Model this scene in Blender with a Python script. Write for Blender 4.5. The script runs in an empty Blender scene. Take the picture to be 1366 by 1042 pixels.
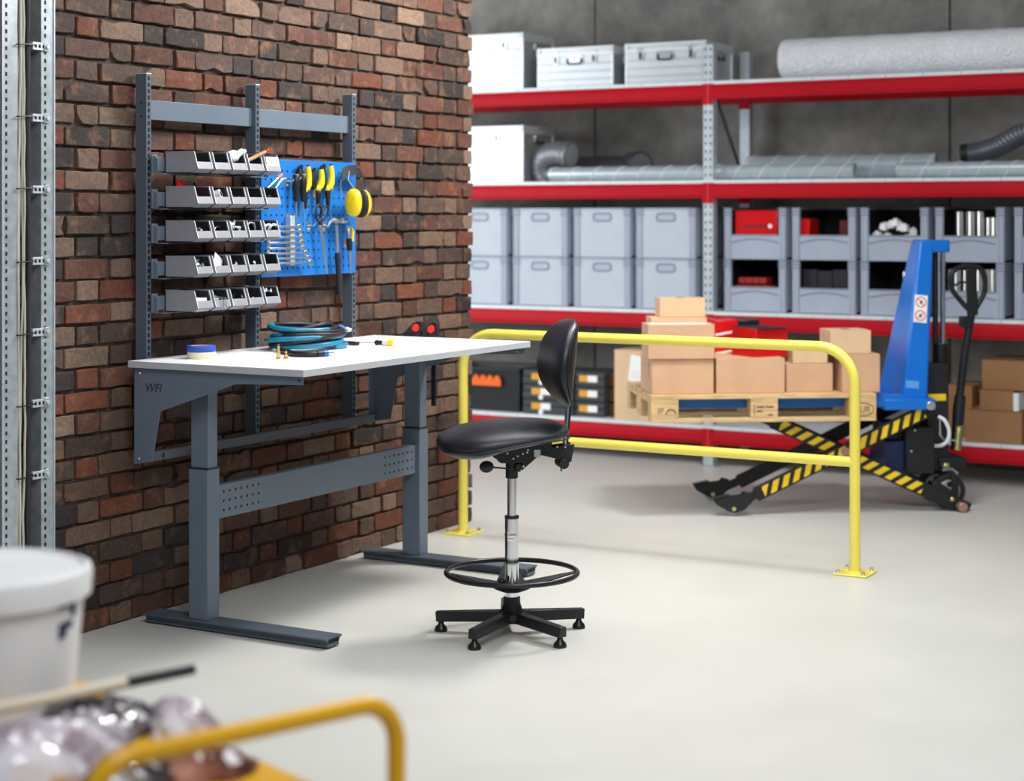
import bpy, math, random
from mathutils import Vector, Matrix
random.seed(7)
S = bpy.context.scene
COL = S.collection
# ------------------------------------------------------------------ camera
F, CX, YH, CH = 2377.0, 683.0, 286.0, 1.6          # focal length in pixels, principal column, horizon row, eye height
YAW = math.radians(29.75)
SN, CS = math.sin(YAW), math.cos(YAW)
cam = bpy.data.cameras.new('camera'); camo = bpy.data.objects.new('camera', cam); COL.objects.link(camo)
camo.location = (0, 0, CH); camo.rotation_euler = (math.pi/2, 0, YAW)
cam.sensor_width = 36.0; cam.sensor_fit = 'HORIZONTAL'
cam.lens = F/1366*36.0
cam.shift_y = -(521.0-YH)/1366.0
cam.clip_start = .05
cam.dof.use_dof = True; cam.dof.focus_distance = 6.95; cam.dof.aperture_fstop = 1.9; cam.dof.aperture_blades = 0
S.camera = camo
S.view_settings.view_transform = 'Standard'; S.view_settings.look = 'None'
S.view_settings.gamma = 1.0; S.view_settings.use_curve_mapping = False
S.view_settings.exposure = 0.14
# ------------------------------------------------------------------ light
wd = bpy.data.worlds.new('world'); S.world = wd; wd.use_nodes = True
bg = wd.node_tree.nodes['Background']; bg.inputs[0].default_value = (.86, .93, 1, 1); bg.inputs[1].default_value = .19
def lamp(name, loc, aim, sx, sy, power, col=(1, 1, 1), spread=180):
    l = bpy.data.lights.new(name, 'AREA'); l.shape = 'RECTANGLE'; l.size = sx; l.size_y = sy; l.energy = power; l.color = col
    o = bpy.data.objects.new(name, l); COL.objects.link(o); o.location = loc
    l.spread = math.radians(spread)
    o.rotation_euler = (Vector(aim)-Vector(loc)).to_track_quat('-Z', 'Y').to_euler()
    return o
lamp('hall_or_fill_lamp', (-2.75, 6.2, 4.3), (-2.9, 6.25, 0), 2.0, 2.4, 86, (.985, .99, 1), 158)  # overhead lamp of the hall
lamp('bench_lamp', (-2.9, 7.7, 3.7), (-4.7, 6.2, 1.9), .7, .7, 130, (1, .97, .93))
lamp('side_window', (-8.6, 7.6, 2.1), (-5.4, 10.4, 1.5), 2.6, 2.6, 128, (.93, .97, 1))
lamp('hall_or_fill_lamp', (-.2, 2.0, 4.4), (-2.6, 7.5, .5), 2.0, 2.0, 122, (.97, .985, 1), 150)  # added frontal fill to brighten upright faces, no known lamp

# ------------------------------------------------------------------ pixel helpers: a pixel gives a direction, the plane it touches gives the distance
def ray(x, y):
    r = (x-CX)/F; u = (YH-y)/F
    return Vector((-SN+CS*r, CS+SN*r, u))
def on(ax, v, x, y):
    d = ray(x, y); o = Vector((0, 0, CH)); t = (v-o[ax])/d[ax]
    return o+d*t
def onX(v, x, y): return on(0, v, x, y)
def onY(v, x, y): return on(1, v, x, y)
def onZ(v, x, y): return on(2, v, x, y)
def atD(d, x, y): return Vector((0, 0, CH))+ray(x, y)*d
def depth(p): return -SN*p[0]+CS*p[1]
def proj(p):
    d = depth(p); return (CX+F*(CS*p[0]+SN*p[1])/d, YH-F*(p[2]-CH)/d)

# ------------------------------------------------------------------ materials
def lin(h):
    h = h.lstrip('#'); out = []
    for i in (0, 2, 4):
        v = int(h[i:i+2], 16)/255; out.append(v/12.92 if v <= .04045 else ((v+.055)/1.055)**2.4)
    return out
MATS = {}
def nd(t, kind, **kw):
    n = t.nodes.new(kind)
    for k, v in kw.items(): setattr(n, k, v)
    return n
def mat(name, hexc, rough=.5, metal=0, var=.10, ns=9, bump=0, bs=80, spec=.5, coat=0, trans=0, alpha=1, stretch=None, ior=1.45):
    if name in MATS: return MATS[name]
    m = bpy.data.materials.new(name); m.use_nodes = True; t = m.node_tree; L = t.links
    p = t.nodes['Principled BSDF']
    c = lin(hexc)
    tc = nd(t, 'ShaderNodeTexCoord'); mp = nd(t, 'ShaderNodeMapping')
    if stretch: mp.inputs['Scale'].default_value = stretch
    L.new(tc.outputs['Object'], mp.inputs[0])
    n = nd(t, 'ShaderNodeTexNoise'); n.inputs['Scale'].default_value = ns; n.inputs['Detail'].default_value = 5
    L.new(mp.outputs[0], n.inputs['Vector'])
    r = nd(t, 'ShaderNodeValToRGB'); r.color_ramp.elements[0].position = .3; r.color_ramp.elements[1].position = .7
    r.color_ramp.elements[0].color = [max(0, v*(1-var)) for v in c]+[1]
    r.color_ramp.elements[1].color = [min(1, v*(1+var)) for v in c]+[1]
    L.new(n.outputs[0], r.inputs[0]); L.new(r.outputs[0], p.inputs['Base Color'])
    p.inputs['Roughness'].default_value = rough; p.inputs['Metallic'].default_value = metal
    p.inputs['Specular IOR Level'].default_value = spec; p.inputs['Coat Weight'].default_value = coat
    p.inputs['Coat Roughness'].default_value = .15
    p.inputs['Transmission Weight'].default_value = trans; p.inputs['IOR'].default_value = ior; p.inputs['Alpha'].default_value = alpha
    if bump:
        n2 = nd(t, 'ShaderNodeTexNoise'); n2.inputs['Scale'].default_value = bs; n2.inputs['Detail'].default_value = 4
        L.new(mp.outputs[0], n2.inputs['Vector'])
        b = nd(t, 'ShaderNodeBump'); b.inputs['Strength'].default_value = bump; b.inputs['Distance'].default_value = .01
        L.new(n2.outputs[0], b.inputs['Height']); L.new(b.outputs[0], p.inputs['Normal'])
    MATS[name] = m; return m
def P(m): return m.node_tree.nodes['Principled BSDF']

steel_blue = mat('painted_steel', '63707e', .38, 0, .05, 5)
steel_blue_dark = mat('painted_steel_dark', '535d69', .40, 0, .05, 5)
desk_white = mat('laminate', 'e9eaec', .38, 0, .02, 3)
desk_edge = mat('laminate_edge', 'b3b7bb', .5, 0, .03)
bin_grey = mat('bin_plastic', '8e8f96', .45, 0, .05, 12)
bin_shade = mat('interior_shade', '26272b', .4, 0, .08)  # shade inside bins and open crates, put into a dark colour
panel_blue = mat('panel_blue', '1d70bd', .40, 0, .04)
galv = mat('galvanised', 'b3bec5', .38, .6, .16, 26)
galv_pale = mat('galvanised_pale', 'c6cfd5', .45, .5, .10, 30)
zinc = mat('zinc', 'd0d4d6', .28, .9, .05)
chrome = mat('chrome', 'e2e4e6', .10, 1, .02)
black = mat('black_plastic', '1c1d20', .42, 0, .1)
blackm = mat('black_metal', '17181a', .34, 0, .1)
blackp = mat('black_powder', '1b1c1f', .5, 0, .12)
leather = mat('black_vinyl', '1d1f26', .36, 0, .12, 20, .12, 260)
hole = mat('hole_dark', '0c0e12', .8, 0, .1)
yellow_rail = mat('yellow_rail', 'f6e566', .30, 0, .03, 5, coat=.2)
yellow_cart = mat('yellow_cart', 'e6ac0a', .34, 0, .04, 5, coat=.2)
yellow = mat('yellow_plastic', 'f2cf17', .35, 0, .05)
orange = mat('orange_plastic', 'f06a22', .4, 0, .06)
ochre = mat('ochre_label', 'e0a136', .5, 0, .05)
red_beam = mat('red_beam', 'b50d1e', .5, 0, .05, 4, spec=.2)
red = mat('red_gloss', 'cf1219', .25, 0, .05)
red_dull = mat('red_dull', '9a2420', .45, 0, .12, 20)
white = mat('white_plastic', 'ecedef', .38, 0, .03)
paper = mat('paper', 'f0f0ee', .7, 0, .03)
deck_white = mat('deck_panel', 'dfe4e8', .42, .1, .05, 12)
truck_blue = mat('truck_blue', '0d6fd0', .28, 0, .05, 5, coat=.3)
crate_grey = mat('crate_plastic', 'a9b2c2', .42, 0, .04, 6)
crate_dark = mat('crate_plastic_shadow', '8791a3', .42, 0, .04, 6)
card = mat('cardboard', 'd0a886', .75, 0, .07, 6, .04, 120)
card2 = mat('cardboard_pale', 'd9ba95', .75, 0, .07, 6, .04, 120)
card_brown = mat('cardboard_brown', '9a7049', .75, 0, .08, 6, .04, 120)
tape_clear = mat('packing_tape', 'd9bd98', .28, 0, .05)
wood = mat('pallet_wood', 'd3b283', .7, 0, .22, 9, .12, 60, stretch=(1, 9, 9))
alu = mat('aluminium', 'c6cbcf', .46, .8, .05, 6)
alu_edge = mat('aluminium_edge', 'dfe3e5', .45, .6, .03)
rubber = mat('rubber', '202124', .7, 0, .1)
cable_grey = mat('cable_grey', 'b9b8ae', .5, 0, .08)
cable_black = mat('cable_black', '24262b', .5, 0, .1)
hose_teal = mat('hose_teal', '1e7f9d', .28, 0, .10, 20)
hose_black = mat('hose_black', '1b1d22', .45, 0, .1)
blue_fit = mat('blue_fitting', '2c66ad', .35, .3, .05)
brass = mat('brass', 'd5b878', .25, .9, .06)
duct_grey = mat('duct_grey', '77787f', .42, .4, .10, 12)
tape_blue = mat('blue_tape', '2c55b4', .5, 0, .04)
tape_cream = mat('cream_tape', 'e6dfba', .6, 0, .03)
skin_wood = mat('brush_wood', 'a98a63', .6, 0, .25, 40)
green = mat('green_label', '7fc4ab', .4, 0, .05)
copper = mat('copper_roller', 'b98a7c', .3, .5, .08)
sticker = mat('sticker', 'cfd2d6', .5, 0, .05)
ink = mat('ink', '20242c', .6, 0, .1)
ink_blue = mat('ink_blue', '35457c', .6, 0, .1)
ink_red = mat('ink_red', 'cf2f2c', .5, 0, .05)
ink_brown = mat('ink_brown', '6a4a30', .7, 0, .2)
label_grey = mat('label_blue', '5c9fe0', .5, 0, .02)
navy = mat('navy_plastic', '1d2b55', .4, 0, .1)
toolbox = mat('toolbox_dark', '3a3d42', .5, 0, .08)
stick_cream = mat('handle_cream', 'd8cdb4', .5, 0, .05)

def special():
    # floor: pale sealed concrete
    m = mat('floor_sealed', 'c7c7c1', .30, 0, .05, .9); t = m.node_tree; L = t.links; p = P(m)
    n = nd(t, 'ShaderNodeTexNoise'); n.inputs['Scale'].default_value = 3.5; n.inputs['Detail'].default_value = 6
    tc = nd(t, 'ShaderNodeTexCoord'); L.new(tc.outputs['Object'], n.inputs['Vector'])
    r = nd(t, 'ShaderNodeMapRange'); r.inputs[3].default_value = .30; r.inputs[4].default_value = .50; L.new(n.outputs[0], r.inputs[0]); L.new(r.outputs[0], p.inputs['Roughness'])
    b = nd(t, 'ShaderNodeBump'); b.inputs['Strength'].default_value = .05; b.inputs['Distance'].default_value = .02; L.new(n.outputs[0], b.inputs['Height']); L.new(b.outputs[0], p.inputs['Normal'])
    # concrete panels
    m = bpy.data.materials.new('concrete'); m.use_nodes = True; MATS['concrete'] = m; t = m.node_tree; L = t.links; p = P(m)
    tc = nd(t, 'ShaderNodeTexCoord')
    a = nd(t, 'ShaderNodeTexNoise'); a.inputs['Scale'].default_value = 1.6; a.inputs['Detail'].default_value = 7; a.inputs['Roughness'].default_value = .62; L.new(tc.outputs['Object'], a.inputs['Vector'])
    r = nd(t, 'ShaderNodeValToRGB'); e = r.color_ramp.elements
    e[0].position = .30; e[0].color = lin('686764')+[1]; e[1].position = .72; e[1].color = lin('aaa69f')+[1]
    x = r.color_ramp.elements.new(.5); x.color = lin('8d8a85')+[1]
    L.new(a.outputs[0], r.inputs[0])
    c2 = nd(t, 'ShaderNodeTexNoise'); c2.inputs['Scale'].default_value = 14; c2.inputs['Detail'].default_value = 5; L.new(tc.outputs['Object'], c2.inputs['Vector'])
    mx = nd(t, 'ShaderNodeMix', data_type='RGBA', blend_type='MULTIPLY'); mx.inputs[0].default_value = .45
    r2 = nd(t, 'ShaderNodeValToRGB'); r2.color_ramp.elements[0].position = .3; r2.color_ramp.elements[0].color = (.55, .55, .55, 1); r2.color_ramp.elements[1].position = .65
    L.new(c2.outputs[0], r2.inputs[0]); L.new(r.outputs[0], mx.inputs[6]); L.new(r2.outputs[0], mx.inputs[7]); L.new(mx.outputs[2], p.inputs['Base Color'])
    p.inputs['Roughness'].default_value = .8
    b = nd(t, 'ShaderNodeBump'); b.inputs['Strength'].default_value = .15; b.inputs['Distance'].default_value = .02; L.new(c2.outputs[0], b.inputs['Height']); L.new(b.outputs[0], p.inputs['Normal'])
    # brick
    m = bpy.data.materials.new('brick'); m.use_nodes = True; MATS['brick'] = m; t = m.node_tree; L = t.links; p = P(m)
    at = nd(t, 'ShaderNodeAttribute', attribute_name='tint'); geo = nd(t, 'ShaderNodeNewGeometry')
    n = nd(t, 'ShaderNodeTexNoise'); n.inputs['Scale'].default_value = 13; n.inputs['Detail'].default_value = 6; n.inputs['Roughness'].default_value = .6; L.new(geo.outputs['Position'], n.inputs['Vector'])
    r = nd(t, 'ShaderNodeValToRGB'); r.color_ramp.elements[0].position = .54; r.color_ramp.elements[0].color = (0, 0, 0, 1); r.color_ramp.elements[1].position = .72; r.color_ramp.elements[1].color = (.55, .55, .55, 1)
    L.new(n.outputs[0], r.inputs[0])
    mx = nd(t, 'ShaderNodeMix', data_type='RGBA'); L.new(r.outputs[0], mx.inputs[0]); L.new(at.outputs['Color'], mx.inputs[6]); mx.inputs[7].default_value = lin('93694c')+[1]
    n2 = nd(t, 'ShaderNodeTexNoise'); n2.inputs['Scale'].default_value = 60; n2.inputs['Detail'].default_value = 5; L.new(geo.outputs['Position'], n2.inputs['Vector'])
    r2 = nd(t, 'ShaderNodeValToRGB'); r2.color_ramp.elements[0].position = .3; r2.color_ramp.elements[0].color = (.6, .6, .6, 1); r2.color_ramp.elements[1].position = .62
    L.new(n2.outputs[0], r2.inputs[0])
    mm = nd(t, 'ShaderNodeMix', data_type='RGBA', blend_type='MULTIPLY'); mm.inputs[0].default_value = .8; L.new(mx.outputs[2], mm.inputs[6]); L.new(r2.outputs[0], mm.inputs[7])
    L.new(mm.outputs[2], p.inputs['Base Color']); p.inputs['Roughness'].default_value = .82; p.inputs['Specular IOR Level'].default_value = .35
    b = nd(t, 'ShaderNodeBump'); b.inputs['Strength'].default_value = .35; b.inputs['Distance'].default_value = .008; L.new(n2.outputs[0], b.inputs['Height']); L.new(b.outputs[0], p.inputs['Normal'])
    mat('mortar', '463b34', .9, 0, .35, 30, .4, 90)
    # black/yellow hazard tape: slanted stripes along the local x of the strip
    m = bpy.data.materials.new('hazard_tape'); m.use_nodes = True; MATS['hazard'] = m; t = m.node_tree; L = t.links; p = P(m)
    tc = nd(t, 'ShaderNodeTexCoord'); sp = nd(t, 'ShaderNodeSeparateXYZ'); L.new(tc.outputs['Object'], sp.inputs[0])
    a = nd(t, 'ShaderNodeMath', operation='MULTIPLY_ADD'); L.new(sp.outputs[2], a.inputs[0]); a.inputs[1].default_value = -.75; L.new(sp.outputs[0], a.inputs[2])
    d = nd(t, 'ShaderNodeMath', operation='DIVIDE'); L.new(a.outputs[0], d.inputs[0]); d.inputs[1].default_value = .066
    f = nd(t, 'ShaderNodeMath', operation='FRACT'); L.new(d.outputs[0], f.inputs[0])
    g = nd(t, 'ShaderNodeMath', operation='GREATER_THAN'); L.new(f.outputs[0], g.inputs[0]); g.inputs[1].default_value = .44
    mx = nd(t, 'ShaderNodeMix', data_type='RGBA'); L.new(g.outputs[0], mx.inputs[0]); mx.inputs[6].default_value = lin('1b1b1c')+[1]; mx.inputs[7].default_value = lin('f4cf22')+[1]
    L.new(mx.outputs[2], p.inputs['Base Color']); p.inputs['Roughness'].default_value = .4
    # bubble wrap
    m = mat('bubble_wrap', 'f4f6fa', .18, 0, .03, 12, 0, 0, .6); t = m.node_tree; L = t.links; p = P(m)
    tc = nd(t, 'ShaderNodeTexCoord'); v = nd(t, 'ShaderNodeTexVoronoi'); v.inputs['Scale'].default_value = 90; L.new(tc.outputs['Object'], v.inputs['Vector'])
    b = nd(t, 'ShaderNodeBump', invert=True); b.inputs['Strength'].default_value = .9; b.inputs['Distance'].default_value = .012; L.new(v.outputs['Distance'], b.inputs['Height']); L.new(b.outputs[0], p.inputs['Normal'])
    p.inputs['Subsurface Weight'].default_value = .0
    # crumpled wrapping film, glossy with patches; the dark film's pale ones are painted highlights
    for nm, cols in (('film_dark', ('24252a', '4c434a', 'cfccd4')), ('film_white', ('8d7580', 'd8cfd8', 'efedf2')), ('film_brown', ('3a2622', '7a4636', 'c08a78'))):
        m = bpy.data.materials.new(nm); m.use_nodes = True; MATS[nm] = m; t = m.node_tree; L = t.links; p = P(m)
        tc = nd(t, 'ShaderNodeTexCoord'); n = nd(t, 'ShaderNodeTexNoise'); n.inputs['Scale'].default_value = 9; n.inputs['Detail'].default_value = 3; L.new(tc.outputs['Object'], n.inputs['Vector'])
        r = nd(t, 'ShaderNodeValToRGB'); e = r.color_ramp.elements; e[0].position = .34; e[0].color = lin(cols[0])+[1]; e[1].position = .70; e[1].color = lin(cols[2])+[1]
        x = r.color_ramp.elements.new(.52); x.color = lin(cols[1])+[1]
        L.new(n.outputs[0], r.inputs[0]); L.new(r.outputs[0], p.inputs['Base Color']); p.inputs['Roughness'].default_value = .12; p.inputs['Coat Weight'].default_value = .6
special()

# ------------------------------------------------------------------ mesh helpers
WM = {}                                   # world matrix of every empty / part used as parent
def fr(loc=(0, 0, 0), rz=0, ex=None, ey=None, ez=None):
    if ex is not None:
        m = Matrix.Identity(4)
        for i, v in enumerate((ex, ey, ez)):
            for k in range(3): m[k][i] = v[k]
        return Matrix.Translation(loc) @ m
    return Matrix.Translation(loc) @ Matrix.Rotation(rz, 4, 'Z')
def tag(o, label=None, cat=None, group=None, kind=None):
    if label: o['label'] = label
    if cat: o['category'] = cat
    if group: o['group'] = group
    if kind: o['kind'] = kind
    return o
def thing(name, loc, label, cat, group=None, rz=0):
    o = bpy.data.objects.new(name, None); COL.objects.link(o); o.empty_display_size = .05
    o.location = loc; o.rotation_euler = (0, 0, rz); WM[o] = fr(loc, rz)
    return tag(o, label, cat, group)
class MB:
    def __init__(s, frame=None): s.v = []; s.f = []; s.fr = frame
    def add(s, vs, fs):
        k = len(s.v); s.v += [Vector(v) for v in vs]; s.f += [tuple(i+k for i in f) for f in fs]; return s
    def box(s, x0, x1, y0, y1, z0, z1):
        x0, x1 = min(x0, x1), max(x0, x1); y0, y1 = min(y0, y1), max(y0, y1); z0, z1 = min(z0, z1), max(z0, z1)
        return s.add([(x0,y0,z0),(x1,y0,z0),(x1,y1,z0),(x0,y1,z0),(x0,y0,z1),(x1,y0,z1),(x1,y1,z1),(x0,y1,z1)], HEX)
    def hexa(s, p): return s.add(p, HEX)
    def bar(s, p0, p1, w, h, up=(0, 0, 1)):           # rectangular bar from p0 to p1: w across, h along up
        p0, p1 = Vector(p0), Vector(p1); d = (p1-p0).normalized(); a = d.cross(Vector(up))
        if a.length < 1e-5: a = d.cross(Vector((1, 0, 0)))
        a.normalize(); b = a.cross(d); a *= w/2; b *= h/2
        return s.add([p0-a-b, p1-a-b, p1+a-b, p0+a-b, p0-a+b, p1-a+b, p1+a+b, p0+a+b], HEX)
    def prism(s, poly, o, ax, ay, ext):               # polygon in plane (ax, ay) at o, extruded by ext
        o, ax, ay, ext = Vector(o), Vector(ax), Vector(ay), Vector(ext); n = len(poly)
        A = [o+ax*p[0]+ay*p[1] for p in poly]; B = [v+ext for v in A]
        flip = ax.cross(ay).dot(ext) > 0
        area = sum(poly[i][0]*poly[(i+1) % n][1]-poly[(i+1) % n][0]*poly[i][1] for i in range(n))
        if area < 0: flip = not flip
        fs = [tuple(range(n)), tuple(range(2*n-1, n-1, -1))]+[(i, n+i, n+(i+1) % n, (i+1) % n) for i in range(n)]
        if flip: fs = [f[::-1] for f in fs]
        return s.add(A+B, fs)
    def cyl(s, p0, p1, r, r1=None, n=16, cap=True):
        p0, p1 = Vector(p0), Vector(p1); r1 = r if r1 is None else r1
        return s.loft([(p0, r), (p1, r1)], n, cap)
    def loft(s, st, n=16, cap=True):                  # stations (point, radius) along a straight axis
        d = (Vector(st[-1][0])-Vector(st[0][0])).normalized(); a = d.orthogonal().normalized(); b = d.cross(a)
        vs = []; fs = []
        for p, r in st:
            for i in range(n):
                t = 2*math.pi*i/n; vs.append(Vector(p)+(a*math.cos(t)+b*math.sin(t))*r)
        for j in range(len(st)-1):
            for i in range(n): fs.append((j*n+i, j*n+(i+1) % n, (j+1)*n+(i+1) % n, (j+1)*n+i))
        if cap: fs += [tuple(range(n-1, -1, -1)), tuple((len(st)-1)*n+i for i in range(n))]
        return s.add(vs, fs)
    def tube(s, pts, r, n=8, closed=False, radii=None):
        pts = [Vector(p) for p in pts]; m = len(pts); vs = []; fs = []; nrm = None
        for i, p in enumerate(pts):
            if closed: d = (pts[(i+1) % m]-pts[i-1]).normalized()
            else: d = (pts[min(i+1, m-1)]-pts[max(i-1, 0)]).normalized()
            if nrm is None: nrm = d.orthogonal().normalized()
            else:
                nrm = nrm-d*nrm.dot(d)
                nrm = nrm.normalized() if nrm.length > 1e-6 else d.orthogonal().normalized()
            b = d.cross(nrm); rr = radii[i] if radii else r
            for k in range(n):
                t = 2*math.pi*k/n; vs.append(p+(nrm*math.cos(t)+b*math.sin(t))*rr)
        for j in range(m if closed else m-1):
            j2 = (j+1) % m
            for k in range(n): fs.append((j*n+k, j*n+(k+1) % n, j2*n+(k+1) % n, j2*n+k))
        if not closed: fs += [tuple(range(n-1, -1, -1)), tuple((m-1)*n+k for k in range(n))]
        return s.add(vs, fs)
    def lathe(s, prof, c=(0, 0, 0), n=24, closed=False):   # profile (r, z) about the vertical through c
        c = Vector(c); vs = []; fs = []; m = len(prof)
        for r, z in prof:
            for i in range(n):
                t = 2*math.pi*i/n; vs.append(c+Vector((r*math.cos(t), r*math.sin(t), z)))
        for j in range(m if closed else m-1):
            j2 = (j+1) % m
            for i in range(n): fs.append((j*n+i, j*n+(i+1) % n, j2*n+(i+1) % n, j2*n+i))
        if not closed:
            if prof[0][0] > 1e-5: fs.append(tuple(range(n-1, -1, -1)))
            if prof[-1][0] > 1e-5: fs.append(tuple((m-1)*n+i for i in range(n)))
        return s.add(vs, fs)
    def ball(s, c, rx, ry=None, rz=None, n=14, m=9):
        ry = rx if ry is None else ry; rz = rx if rz is None else rz; c = Vector(c); vs = [c+Vector((0, 0, -rz))]; fs = []
        for j in range(1, m):
            a = -math.pi/2+math.pi*j/m
            for i in range(n):
                t = 2*math.pi*i/n; vs.append(c+Vector((rx*math.cos(a)*math.cos(t), ry*math.cos(a)*math.sin(t), rz*math.sin(a))))
        vs.append(c+Vector((0, 0, rz))); top = len(vs)-1
        for i in range(n): fs.append((0, 1+(i+1) % n, 1+i)); fs.append((top, 1+(m-2)*n+i, 1+(m-2)*n+(i+1) % n))
        for j in range(m-2):
            for i in range(n): a = 1+j*n; fs.append((a+i, a+(i+1) % n, a+n+(i+1) % n, a+n+i))
        return s.add(vs, fs)
    def rings(s, R, cap=True, closed=False):          # list of equal-length rings
        n = len(R[0]); vs = [p for r in R for p in r]; fs = []; m = len(R)
        for j in range(m if closed else m-1):
            j2 = (j+1) % m
            for i in range(n): fs.append((j*n+i, j*n+(i+1) % n, j2*n+(i+1) % n, j2*n+i))
        if cap and not closed: fs += [tuple(range(n-1, -1, -1)), tuple((m-1)*n+i for i in range(n))]
        return s.add(vs, fs)
    def sheet(s, G, th=(0, 0, 0)):                    # grid of points with thickness vector
        r = len(G); c = len(G[0]); th = Vector(th); vs = [Vector(p) for row in G for p in row]; k = r*c
        vs += [v+th for v in vs[:k]]; fs = []
        for j in range(r-1):
            for i in range(c-1):
                a = j*c+i; fs.append((a, a+1, a+c+1, a+c)); fs.append((k+a, k+a+c, k+a+c+1, k+a+1))
        edge = [i for i in range(c)]+[j*c+c-1 for j in range(1, r)]+[(r-1)*c+i for i in range(c-2, -1, -1)]+[j*c for j in range(r-2, 0, -1)]
        for q in range(len(edge)):
            a, b = edge[q], edge[(q+1) % len(edge)]; fs.append((a, k+a, k+b, b))
        return s.add(vs, fs)
    def out(s, name, m, parent=None, bevel=0, ang=38, label=None, cat=None, group=None, kind=None, seg=2):
        vs = s.v if s.fr is None else [s.fr @ v for v in s.v]
        if parent is None:
            xs = [v.x for v in vs]; ys = [v.y for v in vs]; o = Vector(((min(xs)+max(xs))/2, (min(ys)+max(ys))/2, min(v.z for v in vs)))
            mw = Matrix.Translation(o)
        else: mw = WM[parent]
        inv = mw.inverted()
        me = bpy.data.meshes.new(name); me.from_pydata([inv @ v for v in vs], [], s.f); me.update()
        me.materials.append(m)
        for p in me.polygons: p.use_smooth = True
        me.set_sharp_from_angle(angle=math.radians(ang))
        o2 = bpy.data.objects.new(name, me); COL.objects.link(o2)
        if parent is None: o2.location = mw.translation; WM[o2] = mw
        else: o2.parent = parent; WM[o2] = mw
        if bevel:
            b = o2.modifiers.new('edge', 'BEVEL'); b.width = bevel; b.segments = seg; b.limit_method = 'ANGLE'; b.angle_limit = math.radians(40)
        return tag(o2, label, cat, group, kind)
HEX = [(3,2,1,0),(4,5,6,7),(0,1,5,4),(1,2,6,5),(2,3,7,6),(3,0,4,7)]
def copy_tree(o, parent=None):
    c = o.copy(); COL.objects.link(c); c.parent = parent
    for ch in o.children: copy_tree(ch, c)
    return c
def text(name, s, size, frame, m, parent, thick=.0004, shear=0, align='CENTER'):
    cu = bpy.data.curves.new(name, 'FONT'); cu.body = s; cu.size = size; cu.extrude = thick; cu.shear = shear; cu.align_x = align; cu.align_y = 'CENTER'
    tmp = bpy.data.objects.new(name, cu); me = bpy.data.meshes.new_from_object(tmp); bpy.data.objects.remove(tmp); bpy.data.curves.remove(cu)
    inv = WM[parent].inverted() @ frame
    me.transform(inv); me.name = name; me.materials.clear(); me.materials.append(m)
    o = bpy.data.objects.new(name, me); COL.objects.link(o); o.parent = parent; WM[o] = WM[parent]
    return o
def arc(c, r, a0, a1, ax, ay, n=8):
    c, ax, ay = Vector(c), Vector(ax), Vector(ay)
    return [c+ax*(r*math.cos(math.radians(a0+(a1-a0)*i/n)))+ay*(r*math.sin(math.radians(a0+(a1-a0)*i/n))) for i in range(n+1)]
ORD = ['first', 'second', 'third', 'fourth', 'fifth', 'sixth', 'seventh', 'eighth', 'ninth', 'tenth', 'eleventh', 'twelfth']
def superring(c, ex, ey, a, b, e=2.6, n=28):
    out = []
    for i in range(n):
        t = 2*math.pi*i/n; ct, st = math.cos(t), math.sin(t)
        out.append(Vector(c)+Vector(ex)*(a*math.copysign(abs(ct)**(2/e), ct))+Vector(ey)*(b*math.copysign(abs(st)**(2/e), st)))
    return out
def curve(ctrl, n):                                   # Catmull-Rom through control points
    c = [Vector(p) for p in ctrl]; c = [c[0]*2-c[1]]+c+[c[-1]*2-c[-2]]; out = []
    m = len(c)-3
    for k in range(n+1):
        u = k/n*m; i = min(int(u), m-1); f = u-i; p0, p1, p2, p3 = c[i:i+4]
        out.append(.5*((2*p1)+(p2-p0)*f+(2*p0-5*p1+4*p2-p3)*f*f+(3*p1-p0-3*p2+p3)*f**3))
    return out

# ================================================================== SETTING
MB().box(-9.5, 6, -3, 11.4, -.12, 0).out('floor', MATS['floor_sealed'], kind='structure')
# ---- brick wall (face at WX, runs along y, ends in a corner)
WX, WEND, CO, PER, PH = -4.79, 7.963, .0844, .3766, 5.113
wall = MB().box(WX-.36, WX-.017, 3.4, WEND-.012, 0, 3.12).out('wall_left', MATS['mortar'], kind='structure')
PAL = [('433a38', .12), ('5e4c44', .18), ('6d493d', .22), ('7d6456', .20), ('8f7665', .10), ('7c4a38', .10), ('6a5147', .08)]
def pick():
    t = random.random()
    for h, w in PAL:
        t -= w
        if t < 0: return h
    return PAL[2][0]
bricks = []
for k in range(37):
    z0 = k*CO; ph = PH if k % 2 else PH+PER/2
    j = -5
    while True:
        cH = ph+j*PER
        for y0, y1 in ((cH-.0585, cH+.0585), (cH+.0695, cH+PER-.0695)):
            if y0 > WEND-.03 or y1 < 3.45: continue
            if y1 > WEND-.05: y1 = WEND+random.uniform(-.012, .010)
            bricks.append((y0+random.uniform(-.003, .003), y1+random.uniform(-.003, .003), z0+.004+random.uniform(-.002, .002), z0+CO-.0075+random.uniform(-.003, .002)))
        j += 1
        if cH > WEND: break
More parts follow.
